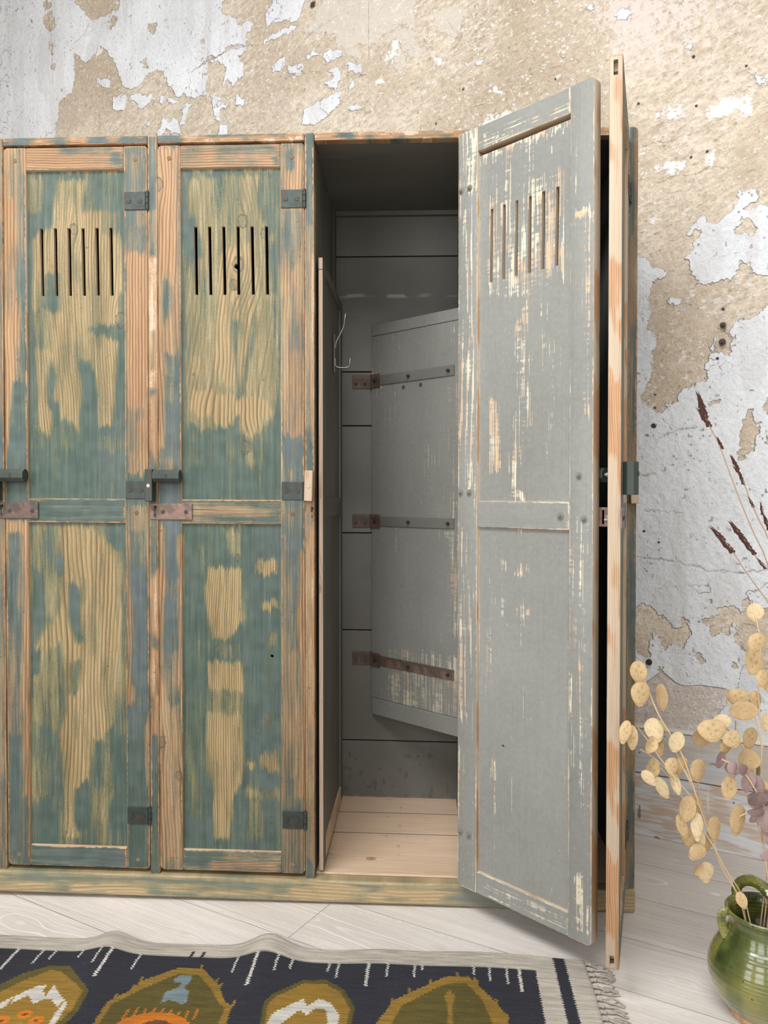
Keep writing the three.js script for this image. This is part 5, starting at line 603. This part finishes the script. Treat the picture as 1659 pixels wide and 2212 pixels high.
    c[0] = im[k] * (1 + m); c[1] = im[k + 1] * (1 + m); c[2] = im[k + 2] * (1 + m);
    if (vn(x * 700, z * 300) > 0.93) { c[0] += 22; c[1] += 21; c[2] += 20; }
    const dg = Math.sin((x * 170 + z * 300) * 6.2832); c[0] *= 1 + 0.13 * dg; c[1] *= 1 + 0.13 * dg; c[2] *= 1 + 0.13 * dg; c[3] = 0.4 + 0.3 * th + 0.15 * rib + 0.2 * dg;
  });
  M.rug = stdMat(maps, 0.0012, 0.95);
  const lift = (x, z) => { const f = Math.exp(-z * 9); return 0.0055 + f * (0.020 * Math.exp(-(((x + 0.985) / 0.042) ** 2)) + 0.030 * Math.exp(-(((x + 0.65) / 0.05) ** 2)) + 0.010 * Math.exp(-(((x + 0.2) / 0.16) ** 2)) + 0.006 * Math.exp(-(((x + 0.42) / 0.06) ** 2))) + 0.0012 * (vn(x * 9, z * 9)); };
  const nx = 260, nz = 90, P = [], U = [], I = [];
  const wob = (x) => 0.003 * (vn(x * 7 + 3, 1.5) - 0.5), edge = (z) => 0.005 * (vn(z * 9, 8.5) - 0.5);
  for (const top of [1, 0]) for (let j = 0; j <= nz; j++) for (let i = 0; i <= nx; i++) { const x = -RW + RW * i / nx, z = RD * Math.pow(j / nz, 1.5), y = lift(x, z); P.push(x + (i === nx ? edge(z) : 0), top ? y : Math.max(0.0006, y - 0.0048), z + (j === 0 ? wob(x) : 0)); U.push((x + RW) / RW, z / RD); }
  const at = (t, j, i) => (t ? 0 : (nx + 1) * (nz + 1)) + j * (nx + 1) + i;
  for (let j = 0; j < nz; j++) for (let i = 0; i < nx; i++) { I.push(at(1, j, i), at(1, j + 1, i), at(1, j + 1, i + 1), at(1, j, i), at(1, j + 1, i + 1), at(1, j, i + 1)); I.push(at(0, j, i), at(0, j + 1, i + 1), at(0, j + 1, i), at(0, j, i), at(0, j, i + 1), at(0, j + 1, i + 1)); }
  for (let i = 0; i < nx; i++) I.push(at(1, 0, i), at(1, 0, i + 1), at(0, 0, i + 1), at(1, 0, i), at(0, 0, i + 1), at(0, 0, i));
  for (let j = 0; j < nz; j++) I.push(at(1, j, nx), at(1, j + 1, nx), at(0, j + 1, nx), at(1, j, nx), at(0, j + 1, nx), at(0, j, nx));
  const G = new THREE.BufferGeometry(); G.setAttribute('position', new THREE.Float32BufferAttribute(P, 3)); G.setAttribute('uv', new THREE.Float32BufferAttribute(U, 2)); G.setIndex(I); G.computeVertexNormals();
  mesh('weave', G, M.rug, rug);
  M.fringe = new THREE.MeshStandardMaterial({ color: 0xa39b90, roughness: 0.95 });
  const kinds = []; for (let v = 0; v < 6; v++) {
    const parts = [new THREE.SphereGeometry(0.0042, 8, 6).translate(0.010, 0.005, 0)];
    for (let s = 0; s < 4; s++) { const a = (rnd() - 0.5) * 0.02, b = (rnd() - 0.5) * 0.03; parts.push(tube([[-0.004, 0.004, (s - 1.5) * 0.0035], [0.008, 0.005, (s - 1.5) * 0.0012], [0.018, 0.004, a * 0.4], [0.030, 0.0035 + 0.003 * rnd(), a], [0.042 + 0.014 * rnd(), 0.002, b]], 0.0013, 14, 5)); }
    kinds.push(merge(parts));
  }
  for (let z = 0.006, k = 0; z < RD; z += 0.0185, k++) { const o = mesh('fringe_tassel', kinds[k % 6], M.fringe, rug); o.position.set(0, 0.0005, z); o.rotation.y = (rnd() - 0.5) * 0.9; }
}

// ---------------------------------------------------------------- green glazed jug
const jug = group('glazed_jug'); tag(jug, 'green glazed earthenware jug with an arched top handle on the floor', 'jug');
jug.position.set(0.6275, 0, 0.3455); jug.scale.y = 0.945;
{
  const glaze = bake(768, 384, 0.6, 0.26, (u, v, c) => {
    const n = fbm(u * 14, v * 20, 4), m = fbm(u * 5 + 9, v * 6 + 2, 3), streak = vn(u * 60, v * 7);
    c[0] = 68 + (n - 0.5) * 50; c[1] = 78 + (n - 0.5) * 50; c[2] = 36 + (n - 0.5) * 30;
    mix3(c, [142, 134, 66], sst(0.38, 0.62, m * 0.7 + n * 0.3) * 0.8); mix3(c, [40, 62, 28], sst(0.55, 0.8, streak * 0.5 + n * 0.5) * 0.5);
    if (vn(u * 120, v * 160) > 0.955) mix3(c, [34, 28, 16], 0.8);
    c[3] = 0.5 + 0.25 * Math.sin(v * 900 + 2 * m) * vn(v * 60, 2) + (n - 0.5) * 0.3;
  });
  M.glaze = new THREE.MeshPhysicalMaterial({ map: glaze.map, bumpMap: glaze.bumpMap, bumpScale: 0.0012, roughness: 0.22, clearcoat: 1, clearcoatRoughness: 0.06 });
  M.clay = stdMat(bake(256, 64, 0.4, 0.05, (x, y, c) => { const n = fbm(x * 60, y * 160, 4); c[0] = 196 + (n - 0.5) * 60; c[1] = 158 + (n - 0.5) * 56; c[2] = 124 + (n - 0.5) * 50; c[3] = n; }), 0.0006, 0.85);
  const prof = [[0.0625, 0.014], [0.074, 0.026], [0.086, 0.043], [0.094, 0.063], [0.097, 0.082], [0.0955, 0.1], [0.0895, 0.119], [0.080, 0.137], [0.0705, 0.152], [0.0635, 0.165], [0.0605, 0.176], [0.0612, 0.186], [0.0645, 0.194], [0.0675, 0.199], [0.0678, 0.203], [0.0655, 0.2055], [0.0622, 0.203], [0.0585, 0.195], [0.0562, 0.186], [0.0555, 0.176], [0.058, 0.165], [0.07, 0.14], [0.088, 0.1], [0.088, 0.07], [0.07, 0.03], [0.02, 0.02], [0.0001, 0.02]];
  const curve = new THREE.SplineCurve(prof.map((p) => new THREE.Vector2(...p))), pts = curve.getPoints(120).map((p) => new THREE.Vector2(Math.max(0.0001, p.x + (p.y > 0.02 && p.y < 0.16 ? 0.0006 * Math.sin(p.y * 520) : 0)), p.y));
  mesh('body', uvBy(new THREE.LatheGeometry(pts, 72), (x, y, z) => [Math.atan2(z, x) / 6.2832 + 0.5, y / 0.26]), M.glaze, jug);
  mesh('foot', uvBy(new THREE.LatheGeometry([[0.0001, 0], [0.056, 0], [0.0605, 0.002], [0.0625, 0.007], [0.0622, 0.0125], [0.0632, 0.0155], [0.05, 0.0155]].map((p) => new THREE.Vector2(...p)), 60), (x, y, z) => [Math.atan2(z, x) / 6.2832 * 2, y / 0.05]), M.clay, jug).userData.label = 'unglazed clay foot ring';
  const strap = (pts, w, t) => {                          // ribbed strap handle swept along pts
    const cr = new THREE.CatmullRomCurve3(pts.map((p) => new THREE.Vector3(...p))), s = new THREE.Shape();
    for (let i = 0; i <= 28; i++) { const a = i / 28 * 6.2832, r = 1 + 0.10 * Math.cos(3 * a); s[i ? 'lineTo' : 'moveTo'](t * Math.cos(a) * r, w * Math.sin(a) * r); }
    return new THREE.ExtrudeGeometry(s, { steps: 40, extrudePath: cr });
  };
  const hd = new THREE.Vector3(0.47, 0, 0.883), foot = 0.058;
  const P = (k, y) => [hd.x * foot * k, y, hd.z * foot * k];
  const hg = toCreasedNormals(strap([P(-0.98, 0.190), P(-1.08, 0.214), P(-0.9, 0.236), P(-0.5, 0.249), P(-0.1, 0.248), P(0.3, 0.237), P(0.68, 0.220), P(0.98, 0.203), P(1.04, 0.194)], 0.0105, 0.008), 1.2);
  mesh('top_handle', uvBy(hg, (x, y, z) => [Math.atan2(z, x) / 6.2832 + 0.5, y / 0.26]), M.glaze, jug);
  const lg = toCreasedNormals(strap([[-0.063, 0.199, -0.004], [-0.0735, 0.197, -0.004], [-0.0775, 0.185, -0.003], [-0.0745, 0.168, -0.002], [-0.069, 0.150, 0]], 0.008, 0.004), 1.2);
  mesh('side_lug', uvBy(lg, (x, y, z) => [z / 0.2, y / 0.26]), M.glaze, jug);
}

// ---------------------------------------------------------------- dried stems standing in the jug
const V3 = (a) => new THREE.Vector3(...a);
function podGeo(bend, tip) {                              // flat papery disc with a pointed tip, real thickness
  const P = [], U = [], I = [], NR = 5, NA = 22;
  for (const sd of [1, -1]) for (let r = 0; r <= NR; r++) for (let a = 0; a < NA; a++) {
    const t = a / NA * 6.2832, R = r / NR * (1 + tip * Math.max(0, Math.cos(t + Math.PI / 2)) ** 6), x = 0.5 * R * Math.cos(t), y = 0.5 * R * Math.sin(t);
    P.push(x, y, sd * 0.022 * (1 - (r / NR) ** 2) + (r === NR ? 0 : sd * 0.006) + bend * (x * x - 0.4 * x * y) - bend * 0.08); U.push(x + 0.5, y + 0.5);
  }
  const at = (s, r, a) => s * (NR + 1) * NA + r * NA + (a % NA);
  for (let s = 0; s < 2; s++) for (let r = 0; r < NR; r++) for (let a = 0; a < NA; a++) { const q = [at(s, r, a), at(s, r + 1, a), at(s, r + 1, a + 1), at(s, r, a + 1)]; if (s) q.reverse(); I.push(q[0], q[1], q[2], q[0], q[2], q[3]); }
  const g = new THREE.BufferGeometry(); g.setAttribute('position', new THREE.Float32BufferAttribute(P, 3)); g.setAttribute('uv', new THREE.Float32BufferAttribute(U, 2)); g.setIndex(I); g.computeVertexNormals(); return g;
}
const PODS = [podGeo(0.25, 0.22), podGeo(-0.35, 0.3), podGeo(0.7, 0.2), podGeo(-0.15, 0.35)];
const podTex = (base, seed, spots) => bake(96, 96, 1, 1, (x, y, c) => {
  const n = fbm(x * 7 + seed, y * 7, 3), r = Math.hypot(x - 0.5, y - 0.5) * 2; c[0] = base[0] + (n - 0.5) * 30; c[1] = base[1] + (n - 0.5) * 34; c[2] = base[2] + (n - 0.5) * 36;
  const vein = Math.abs(Math.sin(Math.atan2(y - 0.5, x - 0.5) * 9 + n * 4)); if (vein < 0.16) mix3(c, [base[0] * 0.84, base[1] * 0.78, base[2] * 0.68], 0.4);
  for (const [sx, sy] of spots) { const d = Math.hypot((x - sx) * 1.5 + 0.12 * (n - 0.5), y - sy + 0.15 * (n - 0.5)); mix3(c, [158, 122, 76], sst(0.075, 0.02, d + 0.06 * (n - 0.5)) * 0.42); }
  mix3(c, [base[0] * 0.82, base[1] * 0.74, base[2] * 0.6], sst(0.93, 0.99, r) * 0.35); c[3] = n;
}, 0, 0, false);
const leafMat = (maps, tr, col) => new THREE.MeshPhysicalMaterial({ map: maps.map, roughness: 0.75, transmission: tr, thickness: 0, side: THREE.DoubleSide, ...(col ? { color: col } : {}) });
M.pod = [leafMat(podTex([232, 212, 172], 3, [[0.37, 0.69], [0.6, 0.55], [0.45, 0.36]]), 0.25), leafMat(podTex([222, 196, 150], 8, [[0.55, 0.72], [0.36, 0.52], [0.62, 0.40], [0.44, 0.27]]), 0.3), leafMat(podTex([206, 178, 134], 15, [[0.42, 0.62], [0.6, 0.44]]), 0.3)];
M.stem = new THREE.MeshStandardMaterial({ color: 0xd2b793, roughness: 0.8 });
M.mauve = [0xc9b0ac, 0xa58c89, 0xd3b9b4].map((c, i) => leafMat(podTex([200, 196, 198], 30 + i, []), 0.08, c));
const JX = 0.6275, JZ = 0.3455;
function branch(name, label, category, stems, pods, mats, z, stemR, part, grp) {
  const o = group(name); tag(o, label, category, grp); o.position.set(JX, 0.03, JZ);
  stems.forEach((s, i) => {
    const pts = s.map(([x, y], k) => [x - JX, y - 0.03, z(y) - JZ + (i ? 0.012 * Math.sin(k * 2 + i * 1.7) * (k ? 1 : 0) : 0)]);
    if (s[0][1] < 0.235) pts.unshift([(s[0][0] - JX) * 0.1 + 0.012 * (i - 1), 0.012, 0.006 * i], [(s[0][0] - JX) * 0.72, s[0][1] - 0.03 - 0.05, 0.004 * i]);
    mesh('stem', tube(pts, i ? stemR * 0.7 : stemR, 40, 6), M.stem, o);
  });
  pods.forEach(([x, y, w, h, a], i) => {
    const p = mesh(part, PODS[i % 4], mats[(i * 7 + (h > 0.036 ? 0 : 1)) % mats.length], o), thin = w < 0.014;
    p.position.set(x - JX, y - 0.03, z(y) - JZ + 0.016 * Math.sin(i * 2.4)); p.scale.set(thin ? 0.028 : w * 1.14, h * 1.1, 0.028);
    p.rotation.set((rnd() - 0.5) * 0.3, thin ? 1.25 : (rnd() - 0.5) * 0.5, THREE.MathUtils.degToRad(a));
  });
  return o;
}
const zA = (y) => 0.352 + 0.02 * sst(0.2, 0.5, y), zB = (y) => 0.352 - 0.01 * sst(0.2, 0.7, y);
branch('honesty_branch', 'dried honesty branch with pale round seed pods leaning left towards the locker', 'dried flower',
  [[[0.583, 0.21], [0.5435, 0.281], [0.502, 0.39], [0.466, 0.49], [0.425, 0.56], [0.4, 0.622]], [[0.502, 0.39], [0.455, 0.444], [0.419, 0.478], [0.389, 0.5]], [[0.484, 0.438], [0.448, 0.513], [0.425, 0.554]], [[0.58, 0.212], [0.527, 0.317], [0.489, 0.376], [0.455, 0.433], [0.426, 0.466]], [[0.588, 0.215], [0.538, 0.297], [0.513, 0.376], [0.484, 0.433], [0.457, 0.483]], [[0.387, 0.537], [0.403, 0.517], [0.43, 0.478], [0.455, 0.444]]],
  [[0.389, 0.638, 0.027, 0.035, 10], [0.39, 0.602, 0.030, 0.038, 0], [0.435, 0.589, 0.019, 0.043, 8], [0.363, 0.533, 0.018, 0.034, -15], [0.379, 0.518, 0.019, 0.037, 0], [0.42, 0.531, 0.030, 0.036, 15], [0.408, 0.51, 0.022, 0.026, -20], [0.426, 0.503, 0.024, 0.034, 20], [0.456, 0.513, 0.025, 0.033, -10], [0.448, 0.469, 0.022, 0.027, 0], [0.419, 0.455, 0.024, 0.038, -10], [0.403, 0.45, 0.018, 0.027, 40], [0.435, 0.423, 0.019, 0.040, 30], [0.498, 0.46, 0.026, 0.034, -5], [0.475, 0.393, 0.026, 0.039, -8], [0.501, 0.39, 0.022, 0.033, 10], [0.467, 0.359, 0.018, 0.040, 20], [0.529, 0.352, 0.022, 0.038, 0], [0.485, 0.33, 0.022, 0.036, 15], [0.496, 0.312, 0.024, 0.027, -40], [0.502, 0.429, 0.011, 0.024, -5], [0.515, 0.402, 0.009, 0.038, -15], [0.501, 0.275, 0.015, 0.022, -20], [0.523, 0.26, 0.028, 0.031, 0], [0.577, 0.222, 0.017, 0.026, 20], [0.468, 0.467, 0.018, 0.029, -25], [0.459, 0.433, 0.015, 0.036, 15], [0.493, 0.362, 0.02, 0.04, 0], [0.525, 0.319, 0.015, 0.031, -10], [0.502, 0.335, 0.016, 0.027, 20]],
  M.pod, zA, 0.0016, 'seed_pod');
branch('honesty_branch', 'dried honesty branch with broad tan seed pods rising upright beside the grass stems', 'dried flower',
  [[[0.635, 0.21], [0.623, 0.31], [0.611, 0.401], [0.593, 0.481], [0.559, 0.526], [0.537, 0.537]], [[0.611, 0.401], [0.622, 0.493], [0.606, 0.561], [0.594, 0.583]], [[0.622, 0.493], [0.618, 0.606], [0.613, 0.686], [0.609, 0.738]], [[0.623, 0.31], [0.596, 0.378], [0.578, 0.369]], [[0.593, 0.481], [0.56, 0.428]]],
  [[0.608, 0.744, 0.026, 0.028, 0], [0.607, 0.69, 0.026, 0.032, -20], [0.612, 0.65, 0.029, 0.043, 0], [0.616, 0.625, 0.02, 0.027, 0], [0.558, 0.587, 0.011, 0.029, -15], [0.581, 0.585, 0.037, 0.026, 0], [0.581, 0.566, 0.043, 0.030, 5], [0.614, 0.577, 0.02, 0.034, 0], [0.546, 0.542, 0.030, 0.025, 15], [0.528, 0.528, 0.044, 0.033, 5], [0.516, 0.507, 0.034, 0.028, -10], [0.56, 0.515, 0.030, 0.025, 30], [0.576, 0.523, 0.009, 0.033, -15], [0.556, 0.494, 0.02, 0.025, -20], [0.591, 0.477, 0.039, 0.032, -20], [0.606, 0.508, 0.026, 0.034, -10], [0.557, 0.425, 0.025, 0.037, -8], [0.576, 0.364, 0.025, 0.049, -5], [0.617, 0.452, 0.009, 0.033, 15], [0.615, 0.424, 0.018, 0.027, -10], [0.638, 0.538, 0.027, 0.033, 0], [0.638, 0.607, 0.026, 0.029, 0]],
  [M.pod[1], M.pod[0], M.pod[1], M.pod[2]], zB, 0.0015, 'seed_pod');
branch('eucalyptus_branch', 'dried mauve eucalyptus sprig with curled dusky leaves among the seed pods', 'dried flower',
  [[[0.64, 0.21], [0.627, 0.31], [0.618, 0.379], [0.595, 0.428], [0.571, 0.462], [0.535, 0.482]]],
  [[0.534, 0.482, 0.015, 0.026, -20], [0.551, 0.471, 0.018, 0.02, 0], [0.56, 0.46, 0.024, 0.018, -30], [0.568, 0.469, 0.016, 0.016, 0], [0.584, 0.442, 0.022, 0.035, -10], [0.602, 0.435, 0.022, 0.031, 20], [0.593, 0.417, 0.035, 0.022, 10], [0.603, 0.403, 0.028, 0.022, -30], [0.616, 0.379, 0.034, 0.042, 0], [0.596, 0.39, 0.030, 0.012, 5], [0.601, 0.369, 0.02, 0.012, 20], [0.616, 0.312, 0.024, 0.013, 30], [0.62, 0.411, 0.024, 0.024, 0], [0.626, 0.345, 0.024, 0.03, -10]],
  M.mauve, (y) => 0.358 + 0.02 * sst(0.25, 0.4, y), 0.0018, 'leaf');
// dark sedge seed heads on thin straw stems
function headGeo() {
  const parts = [];
  for (let i = 0; i < 9; i++) { const g = new THREE.ConeGeometry(0.12, 0.62, 6); g.scale(1, 1, 0.6); const a = i * 2.4, k = i / 9; g.rotateZ(0.28 * Math.cos(a)); g.rotateX(0.28 * Math.sin(a)); g.translate(0.10 * Math.cos(a + 1.5), -0.35 + k * 0.75, 0.10 * Math.sin(a)); parts.push(g); }
  for (let i = 0; i < 10; i++) { const a = i * 1.9, g = new THREE.ConeGeometry(0.014, 0.42, 4); g.rotateZ(0.35 * Math.cos(a)); g.rotateX(0.35 * Math.sin(a)); g.translate(0.16 * Math.cos(a + 1.5), -0.1 + i * 0.06, 0.14 * Math.sin(a)); parts.push(g); }
  return merge(parts);
}
const HEAD = headGeo(); M.head = new THREE.MeshStandardMaterial({ color: 0x47291f, roughness: 0.8 }); M.straw = new THREE.MeshStandardMaterial({ color: 0xb6977a, roughness: 0.8 });
function grass(label, stem, heads, k) {
  const o = group('sedge_stem'); tag(o, label, 'dried grass', 'dark sedge stems in the jug'); o.position.set(JX, 0.03, JZ);
  const base = [[0.612 + 0.006 * k, 0.045], [0.628 + 0.006 * k, 0.205], [0.655 + 0.003 * k, 0.42], [0.664 - 0.002 * k, 0.62]], all = [...base, ...stem.slice().reverse()], z = (y) => 0.338 - 0.008 * sst(0.3, 0.9, y) + 0.004 * (k - 2) * sst(0.3, 0.8, y);
  mesh('stem', tube(all.map(([x, y]) => [x - JX, y - 0.03, z(y) - JZ]), 0.0011, 60, 6), M.straw, o);
  heads.forEach(([x, y, L, a]) => { const p = mesh('seed_head', HEAD, M.head, o); p.position.set(x - JX, y - 0.03, z(y) - JZ); p.scale.set(L * 0.85, L * 1.25, L * 0.85); p.rotation.z = THREE.MathUtils.degToRad(a); });
}
grass('tallest sedge stem with a dark brown seed head at its tip', [[0.508, 1.148], [0.521, 1.107], [0.548, 1.053], [0.567, 1.002], [0.592, 0.936], [0.615, 0.882], [0.636, 0.836]], [[0.515, 1.128, 0.036, 18], [0.519, 1.104, 0.03, 34], [0.549, 1.056, 0.018, 26]], 0);
grass('sedge stem with four small dark seed heads just right of the tallest one', [[0.57, 1.027], [0.579, 1.002], [0.592, 0.981], [0.605, 0.946], [0.625, 0.902], [0.637, 0.878]], [[0.574, 1.02, 0.022, 28], [0.579, 1.004, 0.016, 40], [0.587, 0.991, 0.019, 20], [0.605, 0.946, 0.016, 26]], 1);
grass('rightmost sedge stem with two stubby dark heads', [[0.622, 0.942], [0.63, 0.913], [0.638, 0.894]], [[0.623, 0.934, 0.018, 10], [0.631, 0.910, 0.025, 22]], 2);
grass('lowest sedge stem with paired feathery heads at its left end', [[0.533, 0.896], [0.566, 0.859], [0.595, 0.814], [0.616, 0.785], [0.638, 0.752]], [[0.540, 0.888, 0.026, 46], [0.555, 0.868, 0.030, 44]], 3);
grass('sedge stem with a long dark head above the paired feathery one', [[0.563, 0.907], [0.587, 0.878], [0.602, 0.855], [0.618, 0.834], [0.641, 0.808]], [[0.573, 0.895, 0.03, 38], [0.586, 0.878, 0.028, 36], [0.596, 0.862, 0.024, 44], [0.619, 0.833, 0.018, 40]], 4);

scene.updateMatrixWorld(true);
cabinet.updateMatrixWorld(true);
renderer.render(scene, camera);
